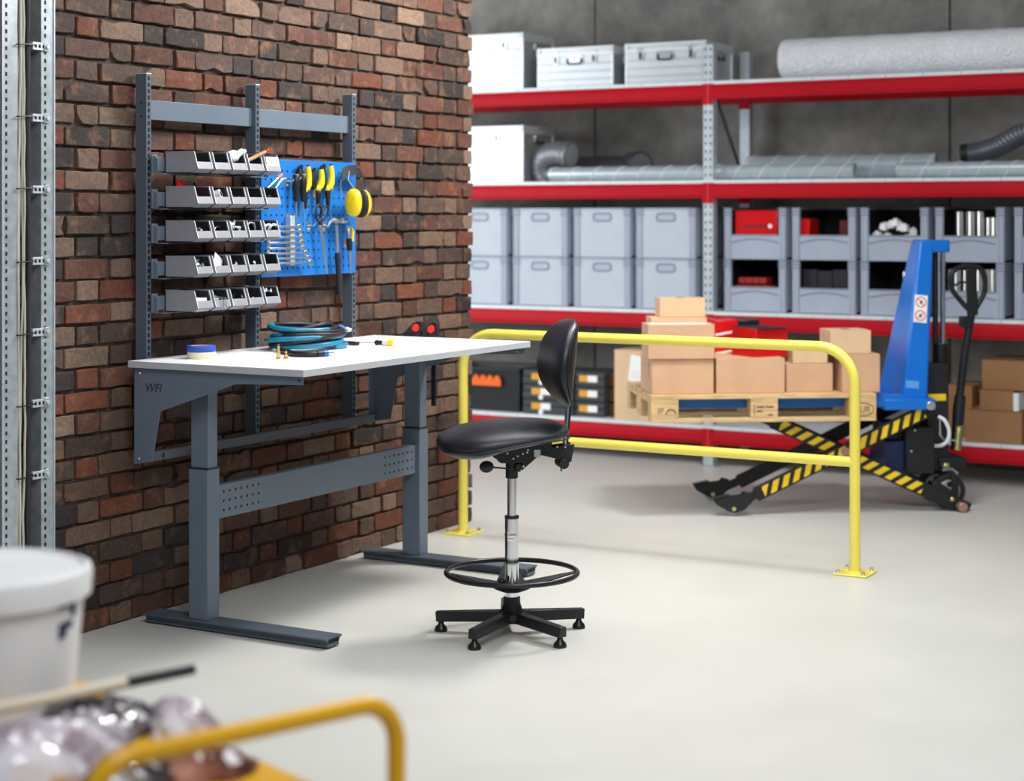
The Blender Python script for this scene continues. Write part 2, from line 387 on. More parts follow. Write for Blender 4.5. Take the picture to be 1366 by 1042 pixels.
def brick_geo(y0, y1, z0, z1):
    xf = WX+random.uniform(-.006, .005); ch = random.uniform(.002, .004)
    J = lambda a: random.uniform(-a, a)
    nl = 4 if y1-y0 > .18 else 3; xb = WX-.08
    out = [(y0+(y1-y0)*i/nl, z0) for i in range(nl)]+[(y1, z0+(z1-z0)*i/2) for i in range(2)]+[(y1-(y1-y0)*i/nl, z1) for i in range(nl)]+[(y0, z1-(z1-z0)*i/2) for i in range(2)]
    n = len(out); cy, cz = (y0+y1)/2, (z0+z1)/2
    chip = random.randrange(n) if random.random() < .22 else -1
    back = []; rim = []; inn = []
    for i, (y, z) in enumerate(out):
        sy = (1 if y < cy else -1) if i in (0, nl, nl+1, nl+2, 2*nl+2, n-1, 1+2*nl+2) or y in (y0, y1) else 0
        jy, jz = J(.0024), J(.0022)
        if y in (y0, y1) and z in (z0, z1): jy += (1 if y == y0 else -1)*.0015; jz += (1 if z == z0 else -1)*.0018
        if i == chip: jy += (.016 if y < cy else -.016)*(1 if y in (y0, y1) else .1); jz += (.012 if z < cz else -.012)
        back.append((xb, y, z)); rim.append((xf-ch-(.008 if i == chip else 0)+J(.001), y+jy, z+jz))
        inn.append((xf+J(.0018), y+jy+(ch if y == y0 else -ch if y == y1 else 0), z+jz+(ch if z == z0 else -ch if z == z1 else 0)))
    vs = back+rim+inn+[(xf+J(.002), cy, cz)]
    fs = []
    for i in range(n):
        k = (i+1) % n
        fs += [(i, k, n+k, n+i), (n+i, n+k, 2*n+k, 2*n+i), (2*n+i, 2*n+k, 3*n)]
    c = lin(pick()); g = random.uniform(.50, .82)
    return vs, fs, [v*g for v in c]
def brick_mesh(name, geos):
    vs = []; fs = []; cols = []
    o = WM[wall].translation
    for v, f, c in geos:
        k = len(vs); vs += [Vector(p)-o for p in v]; fs += [tuple(i+k for i in q) for q in f]; cols += [c]*len(v)
    me = bpy.data.meshes.new(name); me.from_pydata(vs, [], fs); me.update()
    at = me.attributes.new('tint', 'FLOAT_COLOR', 'POINT')
    at.data.foreach_set('color', [x for c in cols for x in (c[0], c[1], c[2], 1)])
    me.materials.append(MATS['brick'])
    ob = bpy.data.objects.new(name, me); COL.objects.link(ob); ob.parent = wall
    return ob
def shown(b):
    y0, y1, z0, z1 = b; q = [proj((WX, y, z)) for y in (y0, y1) for z in (z0, z1)]
    xs = [min(max(p[0], 0), 1366) for p in q]; ys = [min(max(p[1], 0), 1042) for p in q]
    a = (max(xs)-min(xs))*(max(ys)-min(ys))
    cx, cy = sum(xs)/4, sum(ys)/4
    if cx < 70: a *= .25                                   # mostly behind the cable ladder
    if cx < 128 and cy > 730: a *= .1                      # behind the bucket
    if 205 < cx < 380 and any(abs(cy-t) < 14 for t in (218, 264, 310, 357, 402)): a *= .1
    if 345 < cx < 475 and 215 < cy < 368: a *= .05
    return a
bricks.sort(key=lambda b: -shown(b))
geos = [brick_geo(*b) for b in bricks]
for g in geos[:300]: brick_mesh('brick', [g])
tag(brick_mesh('small_bricks', geos[300:]), kind='stuff')

# ---- concrete wall of large panels behind the racking
WB = 11.22
j1, j2 = onY(WB, 793.5, 200).x, onY(WB, 1267, 200).x
wb = MB().box(-9.4, 6, WB+.03, WB+.2, 0, 5.2).out('wall_back', mat('joint_dark', '2b2a28', .9), kind='structure')
step = j2-j1; x = j1-step
edges = [x-step*k for k in range(1, 0, -1)]+[j1-step, j1, j2, j2+step, j2+2*step, j2+3*step]
for a, b in zip(edges[:-1], edges[1:]):
    MB().box(a+.006, b-.006, WB, WB+.035, 0, 5.2).out('concrete_panel', MATS['concrete'], wb, .004)
print('panel width', step)

# ================================================================== CABLE LADDER on the brick wall
LX = WX+.075
def onL(x, y): return onX(LX, x, y)
y_a0, y_a1 = onL(2, 300).y, onL(23, 300).y
y_b0, y_b1 = onL(55, 300).y, onL(72.5, 300).y
cl = thing('cable_ladder', (WX+.03, (y_a0+y_b1)/2, 0), 'galvanised slotted steel cable ladder running up the brick wall', 'cable ladder')
def channel(y0, y1, side):
    b = MB(); t = .003
    b.box(LX-t, LX, y0, y1, 0, 3.1)                         # web facing the room
    b.box(LX-.055, LX-t, y0, y0+t, 0, 3.1); b.box(LX-.055, LX-t, y1-t, y1, 0, 3.1)
    r = b.out('rail', galv, cl)
    h = MB()
    for i in range(100):
        z = .05+i*.0305; yc = y0+(y1-y0)*.30
        h.box(LX, LX+.0012, yc-.004, yc+.004, z, z+.014)
    h.out('slots', hole, r, kind='stuff')
    l = MB().box(LX-.001, LX+.004, y1-.005 if side else y0, y1 if side else y0+.005, 0, 3.1).out('lip', galv_pale, r)
channel(y_a0, y_a1, 0); channel(y_b0, y_b1, 1)
for k, yp in enumerate((-34, 62, 157.5, 253, 348, 443, 537.5, 633)):
    p = onL(54, yp); hgt = .028; ra, rb = onL(43, 300).y, onL(65, 300).y
    br = MB().box(LX+.001, LX+.004, ra, rb, p.z-hgt/2, p.z+hgt/2).box(LX-.03, LX+.001, ra, ra+.003, p.z-hgt/2, p.z+hgt/2).out('rung', galv_pale, cl, .0008)
    for q in (.16, .40, .64):
        yc = ra+(rb-ra)*q; MB().box(LX+.004, LX+.0046, yc-.0055, yc+.0055, p.z-.006, p.z+.006).out('slot', hole, br)
    MB().box(LX+.004, LX+.007, rb-.028, rb, p.z-.017, p.z+.017).out('clamp', galv, br, .001)
    MB().cyl((LX+.007, rb-.013, p.z), (LX+.013, rb-.013, p.z), .009, n=6).out('bolt', galv_pale, br, .001)
def cable(x0px, wob, r, m, label, group, seed):
    rnd = random.Random(seed); pts = []; y0 = onL(x0px, 300).y
    for i in range(38):
        z = i*.085; s = math.sin(z*2.1+seed)*wob+math.sin(z*4.7+seed*2)*wob*.45
        pts.append((LX-.012+rnd.uniform(-.003, .003)+(seed % 3)*.006, y0+s, z))
    MB().tube(pts, r, 7).out('cable', m, label=label, cat='cable', group=group)
for i, xp in enumerate((24, 26, 28, 30, 31.5, 27)):
    cable(xp, .006, .0042, cable_grey, 'thin pale grey cable bundled on the cable ladder', 'pale cables on the ladder', i+1)
for i, xp in enumerate((37, 40.5)):
    cable(xp, .002, .0085, cable_black, 'thick black cable running down the cable ladder', 'black cables on the ladder', i+11)
zt = [onL(30, y).z for y in (59, 155, 251, 349, 446, 541, 637)]
for z in zt:
    ya, yb = onL(22, 300).y, onL(43, 300).y
    MB().tube([(LX+.012, ya, z-.002), (LX+.014, (ya+yb)/2, z), (LX+.012, yb, z+.002), (LX-.02, yb, z+.002), (LX-.02, ya, z-.002)], .0028, 6, True).out('cable_tie', black, cl)

# ================================================================== WORKBENCH
DT, DX0, DX1, DY0, DY1 = 1.035, -4.700, -3.865, 5.236, 6.925
bench = thing('workbench', (-4.28, 6.08, 0), 'height-adjustable grey steel workbench with a white top and slotted posts', 'workbench')
tt = MB().box(DX0, DX1, DY0, DY1, DT-.026, DT).out('tabletop', desk_white, bench, .0012)
MB().box(DX1-.0004, DX1+.0010, DY0+.001, DY1-.001, DT-.0255, DT-.0008).box(DX0+.001, DX1, DY0-.001, DY0+.0004, DT-.0255, DT-.0008).out('edge_band', desk_edge, tt)
def bracket(yp, th):
    pts = [(179, 492), (179.5, 619), (203, 616), (214, 549), (315, 512.5), (404, 514), (405, 501)]
    poly = []
    for x, y in pts:
        p = onY(DY0+.018, x, y); poly.append((p.x, p.z))
    poly[0] = (poly[0][0], DT-.027); poly[-1] = (poly[-1][0], DT-.027)
    b = MB().prism(poly, (0, yp, 0), (1, 0, 0), (0, 0, 1), (0, th, 0))
    x0, x1 = poly[0][0], poly[-1][0]
    s = 1 if th > 0 else -1
    b.box(x0, x1, yp, yp+s*.045, DT-.030, DT-.027)
    b.box(x0, x0+.003, yp, yp+s*.05, poly[1][1], DT-.03)
    return b.out('side_bracket', steel_blue, bench, .001), poly
brk, poly = bracket(DY0+.018, .003)
brk2, _ = bracket(DY1-.02, -.003)
bx0 = poly[0][0]
for x, y in ((186, 498), (185, 612)):
    p = onY(DY0+.017, x, y); MB().ball(p, .006, .004, .006, 10, 6).out('bolt', zinc, brk)
p = onY(DY0+.017, 399, 508); MB().cyl(p, p+Vector((0, -.0008, 0)), .004, n=10).out('bolt_hole', hole, brk)
p = onY(DY1-.026, 690, 469); MB().ball(p, .004, .003, .004, 8, 5).out('bolt', zinc, brk2)
p = onY(DY0+.0175, 204, 518)
text('lettering', 'WFI', .047, fr(p, ex=(1, 0, 0), ey=(0, 0, 1), ez=(0, -1, 0)), ink, brk, .0004, .22)
# legs: telescopic columns on sled feet
def leg(yc):
    g = .0
    MB().box(-4.487, -4.402, yc-.001, yc+.055, 0.62, DT-.026).out('upper_column', steel_blue, bench, .003)
    lo = MB().box(-4.495, -4.400, yc-.006, yc+.066, .040, .622).out('lower_column', steel_blue, bench, .004)
    MB().box(-4.497, -4.398, yc-.008, yc+.068, .620, .626).out('collar', black, lo, .001)
    prof = [(-.040, .002), (-.034, .012), (-.044, .026), (-.058, .032), (-.058, .037), (.058, .037), (.058, .032), (.044, .026), (.034, .012), (.040, .002)]
    b = MB().prism([(a*.92, z) for a, z in prof], (-4.71, yc+.028, .004), (0, 1, 0), (0, 0, 1), (.875, 0, 0))
    ft = b.out('sled_foot', steel_blue_dark, bench, .001)  # darker steel colour carries the foot's dark reflection
    MB().box(-3.8352, -3.8344, yc-.004, yc+.060, .020, .035).out('end_opening', hole, ft)
    for gx in (-4.705, -3.90): MB().box(gx, gx+.045, yc-.004, yc+.060, 0, .006).out('glide', rubber, ft)
    MB().box(-4.60, -4.26, yc+.006, yc+.05, DT-.05, DT-.027).out('top_plate', steel_blue, bench, .002)
leg(5.355); leg(6.855)
# perforated crossbeam between the legs
za, zb = .418, .547
cb = MB().box(-4.424, -4.420, 5.42, 6.852, za, zb).box(-4.455, -4.424, 5.42, 6.852, zb-.003, zb).box(-4.455, -4.424, 5.42, 6.852, za, za+.003).out('crossbeam', steel_blue, bench, .001)
h = MB()
for base, sgn in ((5.47, 1), (6.815, -1)):
    for i in range(7):
        for z in (.448, .484, .520):
            y = base+sgn*i*.0365; h.box(-4.4202, -4.4192, y-.0045, y+.0045, z-.0045, z+.0045)
h.out('perforations', hole, cb, kind='stuff')
# lower rear rail
lr = MB().box(-4.690, -4.660, DY0+.02, DY1-.03, .637, .673).out('rear_rail', steel_blue_dark, bench, .001)
MB().box(-4.6602, -4.659, 5.39, 5.40, .645, .664).box(-4.6602, -4.659, 6.87, 6.88, .645, .664).out('slots', hole, lr)
# slotted posts
PX0, PX1 = -4.768, -4.712
posts = [5.357, 6.047, 6.763]
for y in posts:
    b = MB().box(PX0, PX1, y-.002, y+.0005, .655, 2.153)           # side cheek
    b.box(PX1-.002, PX1, y, y+.0235, .655, 2.153).box(PX0, PX1, y+.023, y+.0255, .655, 2.153)
    po = b.out('post', steel_blue_dark, bench, .0008)
    MB().box(PX0-.001, PX1+.001, y-.003, y+.0265, 2.151, 2.156).out('post_cap', galv_pale, po)
    h = MB()
    for i in range(58):
        z = .69+i*.0252
        if z < 2.14: h.box(PX1-.001, PX1+.0006, y+.0055, y+.0175, z, z+.0155)
    h.out('slots', hole, po, kind='stuff')
    for z in (2.04, 1.985): MB().cyl((PX0+.03, y-.002, z), (PX0+.03, y-.004, z), .004, n=8).out('rivet', hole, po)
for a, b_ in ((posts[0]+.02, posts[1]), (posts[1]+.02, posts[2])):
    MB().box(-4.75, -4.733, a, b_+.001, 1.974, 2.052).out('top_rail', steel_blue, bench, .0015)
# ---- bin rails
BX = -4.690                                                       # back of the bins
rows_z = [1.764, 1.6270, 1.4915, 1.3520, 1.2165]
for z in rows_z:
    y0, y1 = posts[0]+.024, posts[1]+.03
    b = MB().box(BX-.010, BX-.006, y0+.01, y1-.006, z+.006, z+.062)
    b.box(BX-.010, BX+.014, y0+.03, y1-.02, z-.008, z-.004)
    b.prism([(.0, -.004), (.026, -.006), (.026, .055), (.012, .062), (0, .068)], (BX-.006, y0-.008, z), (1, 0, 0), (0, 0, 1), (0, .003, 0))
    b.box(BX-.012, BX-.004, y0-.012, y0+.02, z-.004, z+.072)
    b.prism([(.0, -.004), (.026, -.006), (.026, .055), (.012, .062), (0, .068)], (BX-.006, y1, z), (1, 0, 0), (0, 0, 1), (0, .003, 0))
    b.out('bin_rail', steel_blue, bench, .001)

# ================================================================== STORAGE BINS (25)
RAIL = ['top', 'second', 'middle', 'fourth', 'lowest']
side = [(0, .004), (.002, 0), (.140, 0), (.166, .016), (.146, .082), (0, .084)]
BW = .092
CONTENT = {(0,0): 'left empty', (0,1): 'left empty', (0,2): 'with a white bottle lying on it', (0,3): 'with a brush across it', (0,4): 'holding a white card',
 (1,0): 'holding a red part', (1,1): 'holding a grey connector', (1,2): 'holding small brass screws', (1,3): 'left empty', (1,4): 'holding a black cap',
 (2,0): 'holding a black knob', (2,1): 'holding wire clips', (2,2): 'heaped with white plugs', (2,3): 'holding a curved bracket', (2,4): 'holding white rings',
 (3,0): 'heaped with grey fittings', (3,1): 'with a printed card sticking up', (3,2): 'with white plastic pieces', (3,3): 'with one white hook', (3,4): 'left empty',
 (4,0): 'holding a white box', (4,1): 'holding a bent wire part', (4,2): 'holding black parts', (4,3): 'with pale cable clips', (4,4): 'heaped with pale blue clips'}
def make_bin(loc, label):
    t = thing('storage_bin', loc, label, 'storage bin', 'grey bins on the workbench rails')
    f = fr(loc); w = .0022
    b = MB(f)
    for y in (0, BW-w): b.prism(side, (0, y, 0), (1, 0, 0), (0, 0, 1), (0, w, 0))
    b.box(0, .14, 0, BW, 0, w).box(0, w, 0, BW, 0, .084)
    b.hexa([(.139, 0, 0), (.141, 0, .0), (.141, BW, 0), (.139, BW, 0), (.1636, 0, .0165), (.1662, 0, .0158), (.1662, BW, .0158), (.1636, BW, .0165)])
    b.hexa([(.1636, 0, .0155), (.1662, 0, .0155), (.1662, BW, .0155), (.1636, BW, .0155), (.1552, 0, .043), (.1576, 0, .043), (.1576, BW, .043), (.1552, BW, .043)])
    b.out('body', bin_grey, t)
    MB(f).box(w+.0003, .138, w+.0003, BW-w-.0003, w, w+.0012).box(w+.0003, w+.0012, w+.0004, BW-w-.0004, w, .080).prism([(.004, .003), (.138, .003), (.160, .018), (.1425, .079), (.004, .080)], (0, BW-w-.0012, 0), (1, 0, 0), (0, 0, 1), (0, .0009, 0)).prism([(.004, .003), (.138, .003), (.160, .018), (.1425, .079), (.004, .080)], (0, w+.0003, 0), (1, 0, 0), (0, 0, 1), (0, .0009, 0)).out('inner_shade', bin_shade, t)  # dark sheets paint the shade inside the grey bin
    for y in (-.0008, BW-w-.0006): MB(f).hexa([(.1655, y, .016), (.1675, y, .016), (.1675, y+w+.0014, .016), (.1655, y+w+.0014, .016), (.1455, y, .0825), (.1475, y, .0825), (.1475, y+w+.0014, .0825), (.1455, y+w+.0014, .0825)]).out('front_rim', mat('rim_highlight', 'cfd1d6', .4), t)  # pale colour paints the light caught by the side edges
    for y in (-.0012, BW-w): MB(f).box(0, .146, y, y+w+.0012, .080, .0848).out('top_rim', bin_grey, t, .0006)
    return t
y_bin0 = onX(BX, 220.5, 300).y
binloc = {}
for r in range(5):
    for k in range(5):
        loc = (BX, y_bin0+k*.1095, rows_z[r]); binloc[r, k] = Vector(loc)
        make_bin(loc, f'grey bin, {ORD[k]} from cable ladder on {RAIL[r]} rail, {CONTENT[r, k]}')
def inbin(r, k, x, y, z): return binloc[r, k]+Vector((x, y, z))
# contents, each a thing of its own
p = inbin(0, 2, .105, .035, .060)
bt = thing('spray_bottle', p, 'white plastic bottle with a pale green band lying in a top-rail bin', 'bottle')
ax = Vector((.35, .85, .38)).normalized()
MB().loft([(p-ax*.05, .019), (p-ax*.045, .024), (p-ax*.02, .025)], 18).out('base', white, bt)
MB().loft([(p-ax*.02, .0252), (p+ax*.012, .0252)], 18).out('band', green, bt)
MB().loft([(p+ax*.012, .025), (p+ax*.040, .025), (p+ax*.052, .016), (p+ax*.062, .014)], 18).out('shoulder', white, bt)
MB().loft([(p+ax*.062, .013), (p+ax*.064, .016), (p+ax*.078, .016), (p+ax*.080, .009), (p+ax*.092, .008)], 16).out('cap', white, bt)
p0, p1 = inbin(0, 3, .13, -.005, .045), inbin(0, 3, .155, .125, .098)
br = thing('hand_brush', p0, 'wooden hand brush with a red tip lying across the top bins', 'brush')
MB().tube([p0+(p1-p0)*t for t in (0, .2, .5, .8, 1)], .008, 10, radii=[.007, .009, .0085, .008, .006]).out('handle', skin_wood, br)
MB().ball(p1, .010).out('tip', red, br)
c = inbin(0, 4, .155, .052, .055)
MB(fr(c, ex=(.25, 0, -.97), ey=(0, 1, 0), ez=(.97, 0, .25))).box(-.02, .02, -.042, .042, -.001, .001).out('card', paper, label='plain white card propped in the last top-rail bin', cat='card')
def small(name, m, label, cat, fn, bevel=0):
    b = MB(); fn(b); return b.out(name, m, bevel=bevel, label=label, cat=cat)
q = inbin(1, 0, .10, .05, 0)
small('red_part', red, 'bright red angular plastic part sticking out of a second-rail bin', 'plastic part', lambda b: b.hexa([q+Vector(v) for v in ((-.05,-.035,.006),(.03,-.03,.006),(.03,.02,.03),(-.05,.01,.03),(-.06,-.03,.115),(.0,-.005,.05),(.0,.02,.055),(-.055,.0,.105))]), .001)
q = inbin(1, 1, .125, .058, .050); a = Vector((.8, .35, .35)).normalized()
co = thing('pipe_connector', q, 'light grey plastic pipe connector in a second-rail bin', 'connector')
MB().loft([(q-a*.03, .016), (q-a*.008, .016), (q-a*.007, .020), (q+a*.016, .020)], 18).out('body', white, co)
MB().cyl(q+a*.016, q+a*.0166, .0125, n=18).out('bore', hole, co)
def heap(r, k, n, m, label, cat, name, size, z0=.02, seed=1, kindgeo='bar', zs=.02):
    rnd = random.Random(seed)
    for i in range(n):
        c = inbin(r, k, rnd.uniform(.08, .14), rnd.uniform(.018, .085), z0+rnd.random()*zs)
        v = Vector((rnd.uniform(-1, 1), rnd.uniform(-1, 1), rnd.uniform(-.35, .6))).normalized()*size
        b = MB()
        if kindgeo == 'bar': b.bar(c-v, c+v, size*.55, size*.4).bar(c+v*.6, c+v*.6+Vector((0, 0, size*.8)), size*.4, size*.3)
        elif kindgeo == 'screw': b.cyl(c-v, c+v, size*.18, n=7).cyl(c+v, c+v*1.25, size*.42, n=8)
        elif kindgeo == 'clip': b.tube(arc(c, size*.8, 0, 250, v.normalized(), v.normalized().orthogonal(), 8), size*.16, 6)
        elif kindgeo == 'plug': b.loft([(c-v, size*.55), (c, size*.55), (c, size*.35), (c+v, size*.3)], 9)
        b.out(name, m, label=label, cat=cat, group=label)
heap(1, 2, 7, brass, 'small brass screw lying in the third bin of the second rail', 'screw', 'brass_screw', .013, .026, 3, 'screw')
q = inbin(1, 4, .13, .048, .044)
small('round_cap', black, 'round black cap lying in the last second-rail bin', 'cap', lambda b: b.lathe([(.0, -.012), (.016, -.012), (.018, .004), (.014, .008), (.012, .002), (0, .002)], q, 18))
q = inbin(2, 0, .115, .05, .046)
kb = thing('control_knob', q, 'black knob with a bright highlight in the first middle-rail bin', 'knob')
MB().lathe([(0, -.018), (.022, -.018), (.024, 0), (.020, .010), (.008, .014), (0, .014)], q, 18).out('grip', black, kb)
MB().lathe([(0, -.002), (.006, -.002), (.006, .004), (0, .004)], q+Vector((.022, .002, 0)), 10).out('knob_highlight', white, kb)  # white spot painted as the knob's highlight
heap(2, 1, 5, zinc, 'small bent wire clip in the second middle-rail bin', 'clip', 'wire_clip', .013, .036, 5, 'clip')
heap(2, 2, 9, white, 'small white plastic plug heaped in the middle-rail bin', 'plug', 'plastic_plug', .013, .036, 6, 'plug', .04)
q = inbin(2, 3, .13, .05, .03)
small('curved_bracket', bin_grey, 'curved grey bracket standing in the fourth middle-rail bin', 'bracket', lambda b: b.tube([q+Vector((0, -.03, .0)), q+Vector((0, -.03, .03)), q+Vector((0, -.01, .045)), q+Vector((0, .018, .042)), q+Vector((0, .026, .02)), q+Vector((0, .026, 0))], .0045, 8))
for i in range(3):
    q = inbin(2, 4, .11+.012*i, .035+.02*i, .046)
    small('plastic_ring', white, 'white plastic ring lying in the last middle-rail bin', 'ring', lambda b: b.tube(arc(q, .024, 0, 330, (0, 1, 0), (.5, 0, .85), 16), .005, 8))['group'] = 'white rings in a bin'
heap(3, 0, 8, zinc, 'grey metal fitting heaped in the first bin of the fourth rail', 'fitting', 'metal_fitting', .015, .036, 8, 'bar', .03)
q = inbin(3, 1, .135, .048, .05); u = Vector((-.2, .75, -.6)).normalized(); v = Vector((-.25, .55, .80)).normalized()
cd = MB(fr(q, ex=(0, .82, -.57), ey=(-.30, .55, .78), ez=(.95, .17, .26))).box(-.028, .028, -.035, .04, -.0006, .0006).out('printed_card', paper, label='white printed card standing askew in the second bin of the fourth rail', cat='card')
pr_ = MB(fr(q, ex=(0, .82, -.57), ey=(-.30, .55, .78), ez=(.95, .17, .26)))
pr_.box(-.026, .026, -.008, -.002, .0006, .0009).out('printed_bar', mat('pale_red', 'd9a9a4', .6), cd)
heap(3, 2, 5, white, 'white plastic piece in the third bin of the fourth rail', 'plastic part', 'plastic_piece', .015, .03, 9, 'bar', .015)
q = inbin(3, 3, .14, .062, .042)
small('small_hook', white, 'small white plastic hook in the fourth bin of the fourth rail', 'hook', lambda b: b.tube([q+Vector((0, .0, -.012)), q+Vector((0, .0, .010)), q+Vector((0, -.006, .014)), q+Vector((0, -.008, .006))], .0035, 7))
q = inbin(4, 0, .12, .045, .0)
small('small_box', paper, 'small white carton in the first bin of the lowest rail', 'carton', lambda b: b.box(q.x-.05, q.x+.03, q.y-.032, q.y+.028, q.z+.004, q.z+.054), .001)
q = inbin(4, 1, .15, .05, .04)
small('bent_wire_part', zinc, 'bent wire hook hanging over the second bin of the lowest rail', 'hook', lambda b: b.tube([q+Vector((-.03, -.01, .012)), q+Vector((0, -.012, .014)), q+Vector((.018, -.010, .004)), q+Vector((.022, -.008, -.022)), q+Vector((.02, .006, -.030)), q+Vector((.02, .012, -.012)), q+Vector((.012, .012, .010)), q+Vector((-.02, .012, .012))], .0026, 7))
heap(4, 1, 3, white, 'white wall plug in the second bin of the lowest rail', 'plug', 'wall_plug', .016, .036, 12, 'plug', .01)
heap(4, 2, 6, black, 'black moulded part in the third bin of the lowest rail', 'plastic part', 'black_part', .020, .036, 13, 'bar', .02)
heap(4, 3, 4, white, 'pale cable clip in the fourth bin of the lowest rail', 'clip', 'cable_clip', .013, .034, 14, 'clip', .01)
heap(4, 4, 8, mat('pale_blue_plastic', 'cfdfe2', .4), 'pale blue plastic clip heaped in the last bin of the lowest rail', 'clip', 'plastic_clip', .013, .034, 15, 'bar', .035)

# ================================================================== TOOL PANEL
TX = -4.704
ty0, ty1 = onX(TX, 348.5, 290).y, onX(TX, 474.5, 290).y
tz1 = onX(TX, 474, 217.2).z; tz0 = onX(TX, 474, 364).z
panel = thing('pegboard', (TX, (ty0+ty1)/2, tz0), 'bright blue perforated steel pegboard hung between two posts', 'pegboard')
MB().box(TX-.003, TX, ty0, ty1, tz0, tz1).box(TX-.02, TX-.003, ty0, ty0+.002, tz0, tz1).box(TX-.02, TX-.003, ty1-.002, ty1, tz0, tz1).box(TX-.02, TX-.003, ty0, ty1, tz1-.002, tz1).box(TX-.02, TX-.003, ty0, ty1, tz0, tz0+.002).out('sheet', panel_blue, panel, .001)
h = MB(); step = .0385
y = ty0+.03
while y < ty1-.02:
    z = tz0+.035
    while z < tz1-.02:
        h.box(TX-.001, TX+.0006, y-.0045, y+.0045, z-.0045, z+.0045); z += step
    y += step
h.out('perforations', hole, panel, kind='stuff')
def T(x, y, dx=.02): return onX(TX+dx, x, y)
def hook(x, y, out=.03):
    p = onX(TX, x, y); b = MB().box(TX, TX+.004, p.y-.012, p.y+.012, p.z-.022, p.z+.022)
    b.tube([p+Vector((.004, 0, .008)), p+Vector((out, 0, .006)), p+Vector((out+.006, 0, .016))], .0024, 7)
    b.cyl(p+Vector((.004, 0, -.01)), p+Vector((.008, 0, -.01)), .005, n=8)
    b.out('hook', zinc, panel, .0006)
for x, y in ((411, 303), (432, 303), (460, 325), (383, 244), (393, 241), (419, 258), (436, 256), (470, 227), (384, 292)): hook(x, y)
PX = 1/290.0
def screwdriver(x, yt, yb, yend, label, hm, wpx=9):
    a, b_, c = T(x, yt, .03), T(x, yb, .03), T(x+1.5, yend, .03)
    t = thing('screwdriver', c, label, 'screwdriver'); r = wpx*PX/2; d = b_-a
    MB().loft([(a, r*.75), (a+d*.03, r*.95), (a+d*.3, r*1.05), (a+d*.6, r*.9), (a+d*.8, r*.62), (a+d*.92, r*.75), (b_, r*.6)], 12).out('handle', hm, t)
    MB().cyl(a+Vector((0, 0, .002)), a, r*.7, n=12).out('end_cap', yellow, t)
    MB().loft([(b_, .0032), (c, .0030)], 10).out('blade', zinc, t)
screwdriver(395, 233, 269, 298, 'black-handled screwdriver hanging closest to the bins on the pegboard', black)
screwdriver(404.5, 233, 269, 298, 'black-handled screwdriver hanging between another screwdriver and yellow pliers', black)
def pliers(x, yt, ym, yb, label, flip=0):
    c = T(x, ym, .022); t = thing('pliers', T(x, yb, .022), label, 'pliers')
    def q(dx, y): return T(x+dx, y, .024)
    for s, m in ((-1, yellow if flip else black), (1, yellow)):
        pts = [q(s*2.2, ym+1), q(s*4.4, ym-6), q(s*5.2, (yt+ym)/2), q(s*4.6, yt+6), q(s*4.4, yt)]
        if s < 0: pts = [p+Vector((-.008, 0, 0)) for p in pts]
        MB().tube(pts, .0085, 10, radii=[.014, .017, .0145, .014, .010]).out('handle', m, t)
        MB().tube([q(s*4.6, yt+3), q(s*4.4, yt-2)], .0075, 10).out('grip_end', black, t)
    MB().ball(q(0, ym+1), .012, .020, .014).out('guard', yellow, t)
    MB().prism([(-.012, 0), (.012, 0), (.012, -.03), (.006, -.075), (-.006, -.075), (-.012, -.03)], q(.5, ym+4)+Vector((-.006, 0, 0)), (0, 1, 0), (0, 0, 1), (.012, 0, 0)).out('jaws', blackm, t, .002)
pliers(406.5, 222, 252, 268, 'yellow and black pliers hanging behind the screwdrivers')
pliers(424, 226, 250, 272, 'yellow and black pliers hanging just above the scissors')
pliers(437, 221, 250, 273, 'yellow and black pliers hanging beside the ear defenders')
# scissors
o = T(427, 300, .03); t = thing('scissors', T(437, 357, .03), 'large scissors with black loop handles hanging on the blue panel', 'scissors')
def loop(cx, cy, rx, ry, tilt):
    pts = []
    for i in range(18):
        a = 2*math.pi*i/18; u, v = rx*math.cos(a), ry*math.sin(a)
        pts.append(T(cx+u*math.cos(tilt)-v*math.sin(tilt), cy+u*math.sin(tilt)+v*math.cos(tilt), .03))
    return MB().tube(pts, .0058, 8, True)
loop(425, 284, 3.6, 11, .05).out('handle', black, t); loop(433, 285, 3.8, 10, .35).out('handle', black, t)
MB().bar(T(426.5, 293, .03), T(427.5, 304, .03), .008, .016, (0, 1, 0)).out('shank', black, t)
q0, q1 = T(427, 300, .03), T(436.5, 357, .03)
MB().prism([(-.012, 0), (.012, -.004), (.052, -.215), (.046, -.218), (.03, -.17)], q0, (0, 1, 0), (0, 0, 1), (.004, 0, 0)).out('blade', zinc, t, .0006)
MB().cyl(T(427.5, 302, .036), T(427.5, 302, .030), .006, n=10).out('pivot', zinc, t)
# hammer
t = thing('claw_hammer', T(452, 392, .03), 'claw hammer with a steel head and dark rubber grip on the panel', 'hammer')
MB().tube([T(449, 300, .03), T(449.5, 318, .03), T(450, 338, .03)], .0085, 12).out('shaft', zinc, t)
MB().tube([T(450, 337, .03), T(450.5, 345, .03), T(451.5, 365, .03), T(452.5, 385, .03), T(453, 393, .03)], .012, 12, radii=[.012, .0135, .012, .014, .013]).out('grip', rubber, t)
MB().loft([(T(447, 295.5, .03), .011), (T(452, 295, .03), .010), (T(455.5, 294.5, .03), .009), (T(456, 294.5, .03), .014), (T(461, 294, .03), .014)], 14).out('head', zinc, t)
for dx in (0, .012):
    MB().tube([T(449, 294, .024+dx), T(444, 293, .024+dx), T(440, 297, .024+dx), T(437, 304, .024+dx)], .006, 8, radii=[.009, .0085, .006, .003]).out('claw', zinc, t)
